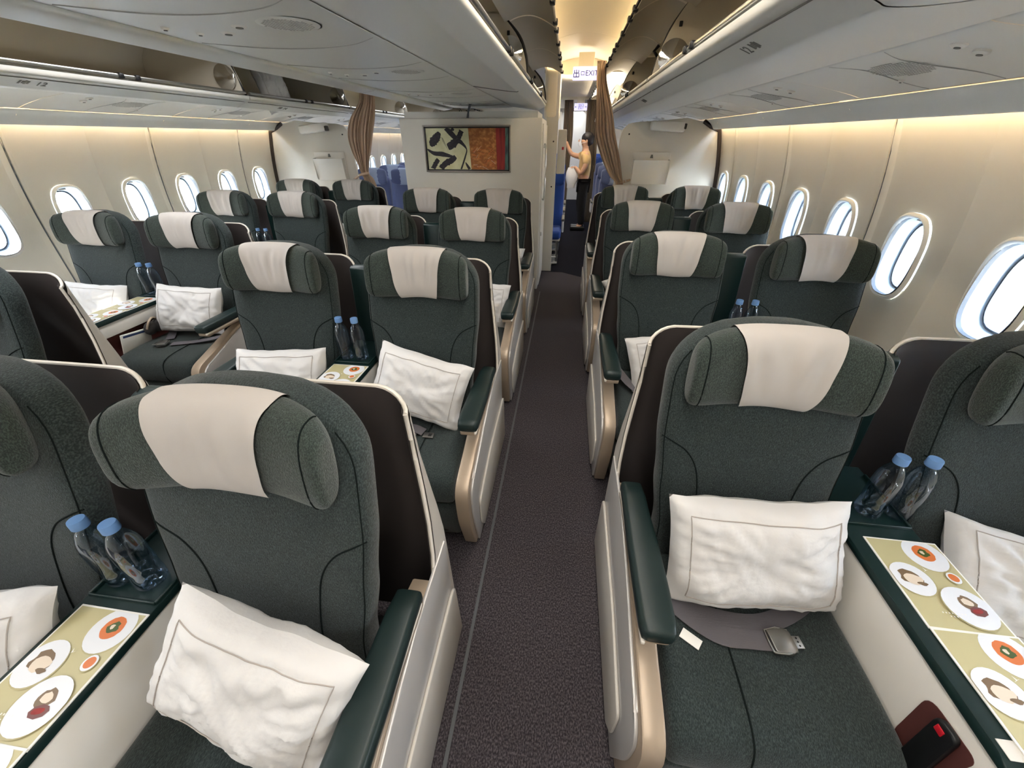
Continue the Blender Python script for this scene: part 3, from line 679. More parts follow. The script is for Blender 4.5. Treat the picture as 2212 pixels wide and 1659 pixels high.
stroke([(0.17, 0.10), (0.13, 0.22), (0.08, 0.33), (0.05, 0.43)], [0.02, 0.05, 0.05, 0.012], jag=0.35)
stroke([(0.24, 0.0), (0.30, 0.10), (0.37, 0.25), (0.43, 0.34), (0.49, 0.50), (0.47, 0.68), (0.41, 1.0)], [0.018, 0.03, 0.028, 0.02, 0.006, 0.009, 0.010])
stroke([(0.31, 0.0), (0.35, 0.05)], [0.025, 0.008], jag=0.3)
stroke([(0.44, 0.06), (0.40, 0.22), (0.33, 0.37), (0.26, 0.45)], [0.026, 0.032, 0.045, 0.03], jag=0.3)
stroke([(0.0, 0.50), (0.08, 0.60), (0.18, 0.62), (0.30, 0.68), (0.33, 0.72)], [0.006, 0.022, 0.026, 0.014, 0.012])
stroke([(0.35, 0.68), (0.30, 0.77), (0.22, 0.85), (0.15, 0.99)], [0.026, 0.036, 0.034, 0.03], jag=0.3)
stroke([(0.13, 0.75), (0.09, 0.86), (0.05, 1.0)], [0.026, 0.027, 0.028], jag=0.25)
stroke([(0.47, 0.82), (0.49, 0.90), (0.52, 1.0)], [0.004, 0.014, 0.016])
for k in range(5): stroke([(0.19 + 0.004 * k, 0.20 + 0.01 * k), (0.20 + 0.015 * k, 0.32 + 0.05 * k)], [0.001, 0.001])
for k in range(22):
    u, v = random.uniform(0.02, 0.5), random.uniform(0.05, 0.95); r_ = random.uniform(0.001, 0.003)
    b.add([AP(u + r_ * math.cos(a), v + r_ * 2.1 * math.sin(a), 0.0004) for a in (0, 1.2, 2.5, 3.7, 5)], [(0, 1, 2, 3, 4)], 'artink')
for k in range(46):
    u, v = random.uniform(0.55, 0.82), random.uniform(0.45, 0.95); a = random.uniform(-1, 1.2); l_ = random.uniform(0.03, 0.09)
    u2, v2 = min(u + l_ * math.cos(a), 0.845), min(max(v + 2 * l_ * math.sin(a), 0.02), 0.99)
    b.add([AP(u, v, 0.0003), AP(u2, v2, 0.0003), AP(u2, v2 + 0.008, 0.0003), AP(u, v + 0.008, 0.0003)], [(0, 1, 2, 3)], 'pork' if k % 6 == 0 else 'orange')
b.build('print', root)

# curtains
def curtain(levels, y, name, label, m='curtain', folds=7, amp=0.018, n=56, group=None, tie=None):
    b = MB(); rows = []
    zs = catmull([(l[1], l[0], l[2]) for l in levels], 8)      # x=left, y=z, z=right
    for i, p in enumerate(zs):
        row = []
        for k in range(n + 1):
            u = k / n; x = p.x + (p.z - p.x) * u
            ph = folds * 2 * PI * u + 0.8 * math.sin(3.0 * p.y)
            yy = y + amp * math.sin(ph) + 0.4 * amp * math.sin(2.3 * ph + 2 * p.y) + 0.01 * math.sin(5 * u + 4 * p.y)
            row.append((x + 0.3 * amp * math.cos(ph), yy, p.y))
        rows.append(row)
    b.grid(rows, m); o = b.build(name, angle=80)
    s_ = o.modifiers.new('thick', 'SOLIDIFY'); s_.thickness = 0.002
    tag(o, label, 'curtain', group); return o
c = curtain([(2.20, 0.205, 0.30), (2.05, 0.215, 0.31), (1.80, 0.235, 0.40), (1.60, 0.25, 0.455), (1.40, 0.33, 0.525), (1.22, 0.44, 0.575), (1.14, 0.52, 0.60), (1.0, 0.50, 0.62), (0.7, 0.49, 0.63)], 4.965, 'aisle_curtain',
            'taupe curtain swept aside and tied to the right divider panel', folds=6)
b = MB(); b.tube([(0.56, 4.93, 1.15), (0.60, 4.965, 1.155), (0.68, 4.985, 1.175)], 0.012, 'curtain', 8)
for k in range(3): b.lathe([(0, 0), (0.007, 0), (0.007, 0.004), (0, 0.005)], (0.60 + 0.03 * k, 4.945 + 0.013 * k, 1.157 + 0.008 * k), 'metal', 10, 'y')
b.build('tie_strap', c)
c = curtain([(2.02, -2.33, -2.16), (1.90, -2.37, -2.17), (1.75, -2.50, -2.20), (1.60, -2.56, -2.25), (1.45, -2.55, -2.30), (1.30, -2.50, -2.36), (1.20, -2.47, -2.38), (1.13, -2.45, -2.33), (0.9, -2.46, -2.28)], 5.10, 'aisle_curtain',
            'taupe curtain gathered by a strap at the left aisle', folds=7)
b = MB(); b.tube([(-2.36, 5.06, 1.21), (-2.43, 5.05, 1.20), (-2.50, 5.09, 1.185), (-2.62, 5.18, 1.13)], 0.014, 'curtain', 8)
b.lathe([(0, 0), (0.008, 0), (0.008, 0.004), (0, 0.005)], (-2.50, 5.07, 1.185), 'metal', 10, 'y'); b.build('tie_strap', c)
curtain([(2.16, -0.16, 0.0), (1.6, -0.16, 0.03), (1.0, -0.17, 0.0), (0.05, -0.18, -0.02)], 9.05, 'aisle_curtain', 'dark brown curtain hanging left of the standing person', 'curtain2', 5, 0.02)
curtain([(2.16, 0.255, 0.50), (1.6, 0.27, 0.50), (1.0, 0.30, 0.52), (0.05, 0.30, 0.52)], 9.05, 'aisle_curtain', 'dark brown curtain hanging right of the standing person', 'curtain2', 8, 0.02)
b = MB(); b.box((0.15, 9.05, 2.185), (0.9, 0.03, 0.05), 'ceil', 0.005); tag(b.build('curtain_rail'), 'cream curtain rail above the rear aisle', 'rail')

def exit_sign(x, y, z, w_, h_, small, label):
    root = empty('exit_sign', (x, y, z)); tag(root, label, 'exit sign')
    b = MB(); b.prism(roundpoly([(-w_ / 2, -h_ / 2, .01), (w_ / 2, -h_ / 2, .01), (w_ / 2, h_ / 2, .01), (-w_ / 2, h_ / 2, .01)], 4), -0.008, 0.022, 'signlit', 0.002, plane='xz'); b.build('lit_panel', root)
    b = MB(); b.box((0, 0.01, h_ / 2 + 0.055), (w_ * 0.6, 0.025, 0.12), 'ceil', 0.004); b.build('bracket', root)
    def bars(cx, cz, s, lst):
        for (a, c_, d, e) in lst: b2.box((cx + a * s, -0.0095, cz + c_ * s), (d * s, 0.002, e * s), 'ink')
    chu = [(0, 0, .1, 1.0), (0, 0.05, .7, .1), (-.34, .25, .1, .42), (.34, .25, .1, .42), (0, -.45, .9, .1), (-.42, -.22, .1, .5), (.42, -.22, .1, .5)]
    kou = [(-.38, 0, .11, .8), (.38, 0, .11, .8), (0, .38, .8, .11), (0, -.32, .8, .11)]
    b2 = MB(); s = h_ * 0.56
    if not small:
        bars(-w_ * 0.36, 0, s, chu); bars(-w_ * 0.115, 0, s * 0.62, kou); b2.build('lettering', root)
        o = meshobj('lettering', text_mesh('EXIT', h_ * 0.56, 'ink'), (w_ * 0.235, -0.0095, 0), root, (PI / 2, 0, 0))
    else:
        bars(-w_ * 0.08, h_ * 0.22, s * 0.8, chu); bars(w_ * 0.14, h_ * 0.22, s * 0.7, kou)
        for sg in (-1, 1):
            b2.box((sg * w_ * 0.37, -0.0095, 0), (w_ * 0.14, 0.002, h_ * 0.05), 'ink')
            b2.prism([(sg * w_ * 0.47, 0), (sg * w_ * 0.39, h_ * 0.1), (sg * w_ * 0.39, -h_ * 0.1)], -0.0105, -0.0085, 'ink', plane='xz')
        b2.build('lettering', root)
        meshobj('lettering', text_mesh('EXIT', h_ * 0.44, 'ink'), (w_ * 0.02, -0.0095, -h_ * 0.2), root, (PI / 2, 0, 0))
exit_sign(0.108, 5.18, 2.128, 0.262, 0.112, False, 'nearer lit exit sign hanging over the aisle, with two characters')
exit_sign(0.145, 9.0, 2.05, 0.235, 0.112, True, 'farther small lit exit sign with arrows, above the standing person')

# ================================================================== SEATS
def se(t, n):    # superellipse helper
    c, s_ = math.cos(t), math.sin(t)
    return (abs(c) ** (2 / n)) * (1 if c >= 0 else -1), (abs(s_) ** (2 / n)) * (1 if s_ >= 0 else -1)
def pad_rings(rings, m, b, n=28, e=3.2):
    # rings: list of (centre, axis_u, axis_v, half_u, half_v)
    rows = []
    for c, au, av, hu, hv in rings:
        c, au, av = Vector(c), Vector(au), Vector(av); row = []
        for k in range(n):
            a, q = se(2 * PI * k / n, e); row.append(c + au * (a * hu) + av * (q * hv))
        rows.append(row)
    b.grid(rows, m, close_v=True, cap=True)
def back_c(s):   # centre line of the seat back: s 0 (bottom) .. 1 (top): y, z, normal tilt
    p = [(-0.150, 0.42), (-0.115, 0.60), (-0.070, 0.80), (-0.022, 1.00), (0.022, 1.170)]
    f = s * (len(p) - 1); k = min(int(f), len(p) - 2); t = f - k
    return (p[k][0] + (p[k + 1][0] - p[k][0]) * t, p[k][1] + (p[k + 1][1] - p[k][1]) * t)
def back_w(s):
    base = [0.225, 0.222, 0.240, 0.253, 0.253, 0.245]
    f = s * (len(base) - 1); k = min(int(f), len(base) - 2); t = smooth(f - k); w_ = base[k] + (base[k + 1] - base[k]) * t
    if s > 0.74: w_ *= (1 - ((s - 0.74) / 0.265) ** 2.6) ** 0.42
    return max(w_, 0.02)
BT = 0.055      # half thickness of the back
def back_front(x, s, lift=0.0):
    y, z = back_c(s); w_ = back_w(s); r = min(abs(x) / w_, 0.999)
    ht = BT * (1 - r ** 3.6) ** (1 / 3.6)
    if s > 0.9: ht *= (1 - ((s - 0.9) / 0.105) ** 3) ** 0.5
    return Vector((x, y - ht - lift - 0.018 * r ** 3, z))
def make_backrest(b):
    rows = []; N = 40
    for i in range(45):
        s = i / 44; s = s if s < 0.999 else 0.999
        y, z = back_c(s); w_ = back_w(s); row = []
        hb = 1.0
        if s > 0.9: hb = max((1 - ((s - 0.9) / 0.105) ** 3), 0.0) ** 0.5
        if s < 0.05: hb = 0.8
        for k in range(N):
            a, q = se(2 * PI * k / N, 3.6); rr = abs(a)
            front = q < 0
            yy = y + q * BT * hb - (0.018 * rr ** 3 if front else 0.010 * rr ** 3)
            row.append((a * w_, yy, z))
        rows.append(row)
    b.grid(rows, 'fabric', close_v=True, cap=True)
HC = (-0.056, 1.074)        # headrest centre in y, z
def head_ring(x, t, lift=0.0):
    # t: angle round the section, 0 = back, pi/2 = top, pi = front, 3pi/2 = bottom
    r = min(abs(x) / 0.220, 1.0)
    k = max(1 - r ** 4.2, 0.0) ** 0.30
    hh, ht = 0.100 * (0.45 + 0.55 * k), 0.052 * (0.25 + 0.75 * k)
    cy = HC[0] - 0.052 * r ** 2.4; cz = HC[1] - 0.012 * r ** 3
    a, q = se(t, 2.7)
    # section leans like the back
    dy, dz = a * (ht + lift), q * (hh + lift)
    return Vector((x, cy + dy + dz * 0.12, cz + dz))
def make_headrest(b):
    rows = []
    for i in range(41):
        x = 0.220 * math.sin(PI * (i / 40 - 0.5))
        rows.append([head_ring(x, 2 * PI * k / 30) for k in range(30)])
    b.grid(rows, 'head', close_v=True, cap=True)
def make_cover(seed, b):
    # cloth hung over the headrest: tapered, slightly wrinkled, hanging free at the bottom
    rows = []; NR = 40; NX = 26
    for i in range(NR + 1):
        f = i / NR
        if f < 0.25: t = 0.25 * PI + (PI * 0.5 - 0.25 * PI) * (f / 0.25)
        else: t = PI * 0.5 + (PI * 1.36 - PI * 0.5) * ((f - 0.25) / 0.75)
        g = max(0, (f - 0.30) / 0.70)
        hw = 0.121 - 0.042 * g
        row = []
        for k in range(NX + 1):
            u = -1 + 2 * k / NX; x = u * hw
            p = head_ring(x, t, 0.005)
            if f > 0.25:
                nz = noise.noise(Vector((u * 2.6 + seed * 3.1, g * 1.3, seed))) + 0.6 * noise.noise(Vector((u * 6 + seed, g * 2.5 + 4, seed)))
                p.y -= 0.0105 * max(0.0, 0.35 + nz) * math.sin(PI * min(g * 1.1 + 0.12, 1)) + 0.003
                p.z += 0.003 * math.sin(u * 2.2 + seed) * g
            row.append(p)
        rows.append(row)
    b.grid(rows, 'linen')
    e = [r[0] for r in rows[8:]] ; 
def seat_cushion(b):
    prof = roundpoly([(-0.155, 0.315, 0.03), (-0.155, 0.462, 0.02), (-0.32, 0.463, 0.06), (-0.50, 0.468, 0.08), (-0.665, 0.452, 0.075), (-0.668, 0.345, 0.03), (-0.64, 0.315, 0.02)], 6)
    cy = sum(p[0] for p in prof) / len(prof); cz = sum(p[1] for p in prof) / len(prof)
    rows = []
    for x, k in ((-0.248, 0.0), (-0.246, 0.55), (-0.238, 0.85), (-0.222, 0.96), (-0.19, 1.0), (-0.1, 1.01), (0, 1.012), (0.1, 1.01), (0.19, 1.0), (0.222, 0.96), (0.238, 0.85), (0.246, 0.55), (0.248, 0.0)):
        ins = 0.028 * (1 - k)
        row = []
        for y, z in prof:
            dy, dz = y - cy, z - cz; row.append((x, cy + dy * (1 - ins / 0.25), cz + dz * (1 - ins / 0.073) + (0.004 if dz > 0 else 0) * k))
        rows.append(row)
    b.grid(rows, 'fabric', close_v=True, cap=True)
def leg_rest(b):
    prof = roundpoly([(-0.555, 0.305, 0.02), (-0.655, 0.315, 0.03), (-0.638, 0.18, 0.05), (-0.585, 0.045, 0.03), (-0.50, 0.045, 0.02)], 5)
    cy = sum(p[0] for p in prof) / len(prof); cz = sum(p[1] for p in prof) / len(prof); rows = []
    for x, k in ((-0.24, 0.0), (-0.236, 0.6), (-0.224, 0.9), (-0.19, 1.0), (0.19, 1.0), (0.224, 0.9), (0.236, 0.6), (0.24, 0.0)):
        ins = 0.022 * (1 - k); rows.append([(x, cy + (y - cy) * (1 - ins / 0.09), cz + (z - cz) * (1 - ins / 0.13)) for y, z in prof])
    b.grid(rows, 'fabric', close_v=True, cap=True)
def shell_mesh(b):
    # U shaped privacy shell: brown lining inside, cream outside, pale rim
    def plan(z, inset):
        # half path from the centre of the back to the wing front, in x,y
        r = 0.070; yb = 0.150 + 0.06 * (1 - z / 1.12) - inset
        yf = (yb - r * 0.5) - 0.002 - (0.16 + 0.06) * smooth(max(0.0, min(1.0, (1.0 - z) / 1.0))) 
        r = 0.070
        xo = 0.285 + 0.033 * smooth(max(0.0, min(1.0, (1.0 - z) / 0.45))) - inset
        pts = [(0, yb), (xo * 0.5, yb), (xo - r, yb)]
        for k in range(1, 7):
            a = PI / 2 * k / 6; pts.append((xo - r + r * math.sin(a), yb - r * 0.5 + r * 0.5 * math.cos(a)))
        y_ = yb - r * 0.5
        pts += [(xo, y_ + (yf - y_) * 0.5), (xo, yf)]
        return [(-x, y) for x, y in pts[::-1]] + pts[1:]
    Zt = 1.085
    def ztop(x): 
        r = max(0, (abs(x) - 0.195) / 0.090); return Zt - 0.075 * (1 - math.sqrt(max(0, 1 - min(r, 1) ** 2)))
    zs = [0.06, 0.2, 0.4, 0.5, 0.6, 0.7, 0.8, 0.9, 1.0, 1.05, Zt]
    for inset, m in ((0.0, 'shell'), (0.012, 'shellin')):
        rows = []
        for z in zs:
            pl = plan(z, inset); rows.append([(x, y, min(z, ztop(x) - (Zt - z) * 0.0) if z > 0.95 else z) for x, y in pl])
        b.grid(rows, m)
    # rim tube round the top and down both wing fronts
    pl = plan(Zt, 0.006)
    path = []
    for z in (0.10, 0.3, 0.4, 0.5, 0.6, 0.7, 0.8, 0.9, 0.96):
        q = plan(z, 0.006)[0]; path.append((q[0], q[1], z))
    top = [(x, y, ztop(x)) for x, y in pl]
    path2 = path + top + [(-p[0], p[1], p[2]) for p in path[::-1]]
    return path2
def arm_side(b, s):
    # side panel below the arm (s = +1 on the right of the seat seen from the front camera side)
    prof = roundpoly([(0.02, 0.02, 0), (0.02, 0.54, 0), (-0.10, 0.575, 0.02), (-0.30, 0.545, 0.1), (-0.54, 0.475, 0.08), (-0.685, 0.435, 0.07), (-0.672, 0.24, 0.06), (-0.60, 0.02, 0.01)], 5)
    b.prism(prof, s * 0.258, s * 0.312, 'champ', 0.006)
    prof2 = roundpoly([(0.13, 0.015, 0), (0.13, 0.565, 0), (-0.12, 0.568, 0.02), (-0.30, 0.53, 0.1), (-0.53, 0.45, 0.08), (-0.655, 0.41, 0.06), (-0.645, 0.25, 0.06), (-0.575, 0.015, 0.01)], 5)
    b.prism(prof2, s * 0.312, s * 0.322, 'silver', 0.003)
    prof3 = roundpoly([(0.16, 0.03, 0.01), (0.14, 0.33, 0.04), (-0.30, 0.31, 0.05), (-0.56, 0.25, 0.03), (-0.55, 0.10, 0.03), (-0.50, 0.03, 0.01)], 4)
    b.prism(prof3, s * 0.322, s * 0.332, 'shell', 0.004)
def armrest(b, s):
    # padded arm top, narrower at the rear
    out = catmull([(-0.055, 0.0, 0), (-0.10, 0.003, 0), (-0.20, 0.012, 0), (-0.28, 0.0, 0), (-0.40, 0, 0), (-0.525, 0.0, 0)], 3)
    xi0, xo0 = 0.242, 0.330
    rows = []
    path = [(-0.055, .262, .318), (-0.062, .258, .322), (-0.12, .254, .324), (-0.20, .252, .326), (-0.28, .246, .328), (-0.42, .243, .328), (-0.50, .244, .327), (-0.522, .248, .323), (-0.530, .256, .315)]
    for i, (y, xi, xo) in enumerate(path):
        c_ = (xi + xo) / 2; h_ = (xo - xi) / 2; hz = 0.023 if 0 < i < len(path) - 1 else 0.014
        z = 0.617 - 0.012 * max(0, (y + 0.12) / 0.07) if y > -0.12 else 0.617
        rows.append([(s * (c_ + se(2 * PI * k / 16, 4.5)[0] * h_), y, z + se(2 * PI * k / 16, 4.5)[1] * hz) for k in range(16)])
    b.grid(rows, 'leather', close_v=True, cap=True)
def build_seat(s, covers):
    """s=+1: arm on +x side.  returns the root Empty of a seat"""
    root = empty('airline_seat', (0, 0, 0))
    b = MB(); make_backrest(b)
    b.build('backrest', root, 60)
    for sg in (-1, 1):
        q = MB(); pts = []
        for u, v in ((1.0, 0.575), (0.90, 0.565), (0.72, 0.53), (0.60, 0.465), (0.545, 0.37), (0.545, 0.24), (0.56, 0.06)):
            w_ = back_w(v) * 0.995; pts.append(back_front(sg * u * w_ * 0.985, v, 0.0005))
        q.tube(catmull(pts, 5), 0.0020, 'seam', 6); q.build('seam', root)
    pts = []
    for k in range(25):       # welt around the front edge of the back
        v = 0.10 + 0.80 * k / 24; pts.append(back_front(0.955 * back_w(v), v, 0.0004))
    for sg in (1, -1): q = MB(); q.tube([(sg * p.x, p.y, p.z) for p in pts], 0.0015, 'seam', 5); q.build('seam', root)
    b = MB(); make_headrest(b); hr = b.build('headrest', root, 70)
    for sg in (-1, 1):
        q = MB(); q.tube([head_ring(sg * 0.191, t, 0.0005) for t in [PI * 0.35 + k * PI * 1.0 / 16 for k in range(17)]], 0.0016, 'seam', 5); q.build('seam', hr)
    meshobj('headrest_cover', covers[0], parent=root)
    b = MB(); seat_cushion(b); cu = b.build('seat_cushion', root, 60)
    q = MB()
    sx = s * 0.075
    q.tube(catmull([(sx * 1.05, -0.25, 0.4705), (sx, -0.40, 0.4735), (sx, -0.55, 0.473), (sx, -0.625, 0.461), (sx, -0.655, 0.432), (sx, -0.667, 0.37), (sx, -0.655, 0.322)], 4), 0.0022, 'seam', 6)
    q.build('seam', cu)
    b = MB(); leg_rest(b); lr = b.build('leg_rest', root, 60)
    q = MB(); q.tube(catmull([(sx, -0.652, 0.300), (sx * 1.05, -0.647, 0.24), (sx * 1.5, -0.635, 0.18), (sx * 2.4, -0.615, 0.13)], 4), 0.0022, 'seam', 6); q.build('seam', lr)
    b = MB(); path = shell_mesh(b); sh = b.build('privacy_shell', root, 50)
    q = MB(); q.tube(path, 0.0058, 'rim', 8); q.build('rim', sh)
    b = MB(); b.box((0, -0.30, 0.19), (0.40, 0.62, 0.22), 'black', 0.02); b.box((0, -0.12, 0.05), (0.44, 0.5, 0.09), 'dark', 0.01); b.build('seat_base', root)
    b = MB(); arm_side(b, s); b.build('side_panel', root)
    b = MB(); armrest(b, s); ar = b.build('armrest', root, 60)
    q = MB(); q.box((s * 0.288, -0.29, 0.583), (0.068, 0.46, 0.020), 'champ', 0.006); q.box((s * 0.318, -0.30, 0.592), (0.010, 0.46, 0.012), 'rim', 0.003); q.build('arm_trim', ar)
    index_kids(root)
    return root
cov = []
for k in range(4):
    b = MB(); make_cover(k + 1.3, b); cov.append(b.build('headrest_cover', mesh_only=True, angle=80))
protoL = build_seat(-1, cov)     # arm on the -x side
protoR = build_seat(1, cov)      # arm on the +x side
used = {'L': False, 'R': False}
def copy_root(o):
    c = o.copy(); col.objects.link(c)
    for ch in KIDS[o.name]: copy_tree_sub(ch, c)
    return c
nseat = 0
def place_seat(kind, x, y, label, group):
    global nseat
    p = protoL if kind == 'L' else protoR
    if not used[kind]: used[kind] = True; o = p
    else: o = copy_root(p)
    o.location = (x, y, 0); tag(o, label, 'seat', group); nseat += 1
    for ch in o.children:
        if ch.name.startswith('headrest_cover'): ch.data = cov[nseat % 4]
    return o
SP = 0.335
PAIRS = {
    'R': (0.558 + SP, [1.01, 2.16, 3.30, 4.44], 'right'),
    'C': (-0.945, [0.575, 1.695, 2.82, 3.95], 'centre'),
    'L': (-2.69, [1.25, 2.39, 3.55, 4.67], 'left'),
}
ORD = ['first', 'second', 'third', 'fourth']
ROWN = ['nearest', 'second nearest', 'third', 'last']
cons = {}
for key, (cx, ys, nm_) in PAIRS.items():
    for i, y in enumerate(ys):
        for sgn in (-1, 1):
            if key == 'R': pos = 'aisle' if sgn < 0 else 'window'
            elif key == 'L': pos = 'aisle' if sgn > 0 else 'window'
            else: pos = 'left' if sgn < 0 else 'right'
            lab = 'green seat with white headrest cloth, %s seat, %s row, %s pairs' % (pos, ROWN[i], nm_)
            place_seat('L' if sgn < 0 else 'R', cx + sgn * SP, y, lab, 'green cabin seats, %s pairs' % nm_)
# ================================================================== CONSOLES BETWEEN THE SEATS
def console(cx, y, label, pocket=False, front_slot=True, group='consoles between the seats'):
    root = empty('seat_console', (cx, y, 0)); tag(root, label, 'console', group)
    b = MB()
    if not pocket:
        prof = [(0.03, 0.02), (0.03, 0.655), (-0.665, 0.655), (-0.69, 0.633), (-0.61, 0.02)]
        for s in (-1, 1): b.prism(prof, s * 0.074, s * 0.086, 'white', 0.003)
    else:
        prof = [(0.03, 0.02), (0.03, 0.655), (-0.665, 0.655), (-0.69, 0.633), (-0.61, 0.02)]
        b.prism(prof, -0.086, -0.074, 'white', 0.003)
        for pf in ([(0.03, 0.575), (0.03, 0.655), (-0.665, 0.655), (-0.69, 0.633), (-0.680, 0.575)], [(-0.680, 0.575), (-0.61, 0.02), (-0.555, 0.02), (-0.635, 0.575)], [(0.03, 0.02), (0.03, 0.575), (-0.11, 0.575), (-0.13, 0.02)]):
            b.prism(pf, 0.074, 0.086, 'white', 0.002)
    b.build('side_panel', root)
    b = MB(); b.prism([(0.02, 0.02), (0.02, 0.645), (-0.655, 0.645), (-0.60, 0.02)], -0.055 if pocket else -0.074, 0.045 if pocket else 0.074, 'maroon'); b.build('inner_box', root)
    b = MB(); b.prism([(-0.668, 0.633), (-0.677, 0.643), (-0.610, 0.03), (-0.600, 0.03)], -0.074, 0.074, 'greenpl'); b.build('front_panel', root)
    b = MB(); b.prism(roundpoly([(0.05, 0.655, 0), (0.05, 0.675, 0.004), (-0.67, 0.675, 0.006), (-0.697, 0.663, 0.006), (-0.69, 0.648, 0.004)], 3), -0.092, 0.092, 'greenpl', 0.003); tp = b.build('table_top', root)
    b = MB(); b.box((0, -0.665, 0.6755), (0.168, 0.03, 0.002), 'white', 0.001); b.build('front_tray', tp)
    b = MB()      # raised lip of the bottle recess at the rear
    for (x_, y_, dx, dy) in ((0, -0.190, 0.17, 0.006), (-0.085, -0.09, 0.006, 0.2), (0.085, -0.09, 0.006, 0.2)): b.box((x_, y_, 0.678), (dx, dy, 0.010), 'greenpl', 0.002)
    b.build('bottle_tray', root)
    if front_slot:
        b = MB(); b.prism(roundpoly([(-0.560, 0.60, .03), (-0.668, 0.61, .02), (-0.655, 0.44, .03), (-0.57, 0.43, .03)], 5), -0.0875, -0.0855, 'maroon'); b.build('handset_slot', root)
        b = MB(); b.prism(roundpoly([(-0.595, 0.605, .018), (-0.640, 0.612, .018), (-0.652, 0.44, .02), (-0.605, 0.43, .02)], 5), -0.101, -0.087, 'black', 0.005)
        o = b.build('handset', root); q = MB(); q.box((-0.1015, -0.615, 0.588), (0.003, 0.016, 0.016), 'red', 0.001); q.build('button', o)
    # tall divider between the two backrests, behind the bottles
    b = MB(); b.prism(roundpoly([(0.045, 0.60, 0), (0.10, 0.60, 0), (0.155, 1.035, .01), (0.125, 1.05, .012), (0.09, 1.04, .01)], 3), -0.072, 0.072, 'greenpl', 0.006); b.build('back_divider', root)
    return root
def menu_card_mesh():
    b = MB(); w_, l_ = 0.170, 0.232; z = 0.0
    b.box((0, 0, 0.0012), (w_, l_, 0.0024), 'paper')
    e = [0.0026]
    def nx(): e[0] += 0.00022; return e[0]
    def quad(x0, y0, x1, y1, m): zz = nx(); b.add([(x0, y0, zz), (x1, y0, zz), (x1, y1, zz), (x0, y1, zz)], [(0, 1, 2, 3)], m)
    quad(-w_ / 2 + 0.004, -l_ / 2 + 0.004, w_ / 2 - 0.004, l_ / 2 - 0.004, 'mbg')
    def disc(cx, cy, r, m, n=28, sx=1.0, sy=1.0, jag=0.0, rot=0.0):
        zz = nx(); vs = []
        for k in range(n):
            a = 2 * PI * k / n; rr = r * (1 + jag * (random.random() - 0.5)); x = rr * math.cos(a) * sx; y = rr * math.sin(a) * sy
            x, y = x * math.cos(rot) - y * math.sin(rot), x * math.sin(rot) + y * math.cos(rot)
            vs.append((min(max(cx + x, -w_ / 2 + .004), w_ / 2 - .004), min(max(cy + y, -l_ / 2 + .004), l_ / 2 - .004), zz))
        b.add(vs, [tuple(range(n))], m)
    # plate top right: orange soup with greens
    disc(0.036, 0.074, 0.047, 'plsh'); disc(0.034, 0.076, 0.046, 'plate'); disc(0.034, 0.080, 0.023, 'orange', jag=0.05); disc(0.034, 0.080, 0.012, 'green', 16, jag=0.4); disc(0.031, 0.082, 0.005, 'pork', 9, jag=0.5)
    # plate left: pale meat
    disc(-0.040, 0.000, 0.044, 'plsh'); disc(-0.042, 0.002, 0.043, 'plate'); disc(-0.044, 0.006, 0.020, 'browns', 18, 1.2, 0.9, 0.35); disc(-0.040, 0.000, 0.017, 'pork', 16, 1.1, 0.9, 0.25); disc(-0.028, -0.010, 0.008, 'browns', 12, 1.3, .7, 0.5)
    # small sauce dish
    disc(0.055, 0.014, 0.0155, 'plsh', 20); disc(0.055, 0.015, 0.0145, 'plate', 20); disc(0.055, 0.0155, 0.0105, 'orange', 18)
    # plate lower right: red meat
    disc(0.032, -0.060, 0.049, 'plsh'); disc(0.034, -0.058, 0.048, 'plate'); disc(0.038, -0.048, 0.017, 'browns', 18, 1, 1, 0.25); disc(0.038, -0.046, 0.010, 'pork', 14, 1, 1, 0.4)
    disc(0.046, -0.066, 0.018, 'meat', 8, 1.0, 0.62, 0.15, 0.2); disc(0.044, -0.066, 0.011, 'artred', 8, 1.1, 0.5, 0.2, 0.2)
    # small swoosh mark and caption ticks
    zz = nx(); b.add([(-0.006, 0.022, zz), (0.010, 0.030, zz), (0.000, 0.026, zz)], [(0, 1, 2)], 'paper'); b.add([(-0.002, 0.034, zz), (0.003, 0.027, zz), (0.000, 0.026, zz)], [(0, 1, 2)], 'paper')
    for k in range(8): quad(-0.036 + 0.0062 * k, -0.080, -0.0335 + 0.0062 * k, -0.077, 'paper')
    for k in range(4): quad(-0.026 + 0.0062 * k, -0.088, -0.0235 + 0.0062 * k, -0.085, 'paper')
    return b.build('menu_card', mesh_only=True)
menu_me = menu_card_mesh()
def bottle_meshes():
    b = MB(); prof = [(0.0, 0.004), (0.018, 0.0), (0.028, 0.002), (0.0315, 0.010), (0.0315, 0.035), (0.0305, 0.05), (0.0315, 0.07), (0.0315, 0.118), (0.030, 0.135), (0.025, 0.155), (0.018, 0.170), (0.0125, 0.178), (0.0115, 0.184), (0.0115, 0.190), (0, 0.190)]
    P = catmull([(r, 0, h) for r, h in prof], 2); rows = []
    n = 28
    for p in P:
        r_ = max(p.x, 0.0002); row = []
        for k in range(n):
            a = 2 * PI * k / n; rr = r_ * (1 - (0.035 * (0.5 + 0.5 * math.cos(6 * a + p.z * 22)) if 0.02 < p.z < 0.13 else 0)); row.append((rr * math.cos(a), rr * math.sin(a), p.z))
        rows.append(row)
    b.grid(rows, 'bottle', close_v=True, cap=True); me = b.build('bottle', mesh_only=True, angle=80)
    b = MB(); prof = [(0.0, 0.184), (0.0155, 0.184), (0.0165, 0.186), (0.0160, 0.203), (0.0150, 0.206), (0.0, 0.2065)]
    b.lathe([(r if r > 0 else 0.0001, h) for r, h in prof], (0, 0, 0), 'cap', 36); cp = b.build('cap', mesh_only=True, angle=30)
    return me, cp
bot_me, cap_me = bottle_meshes()
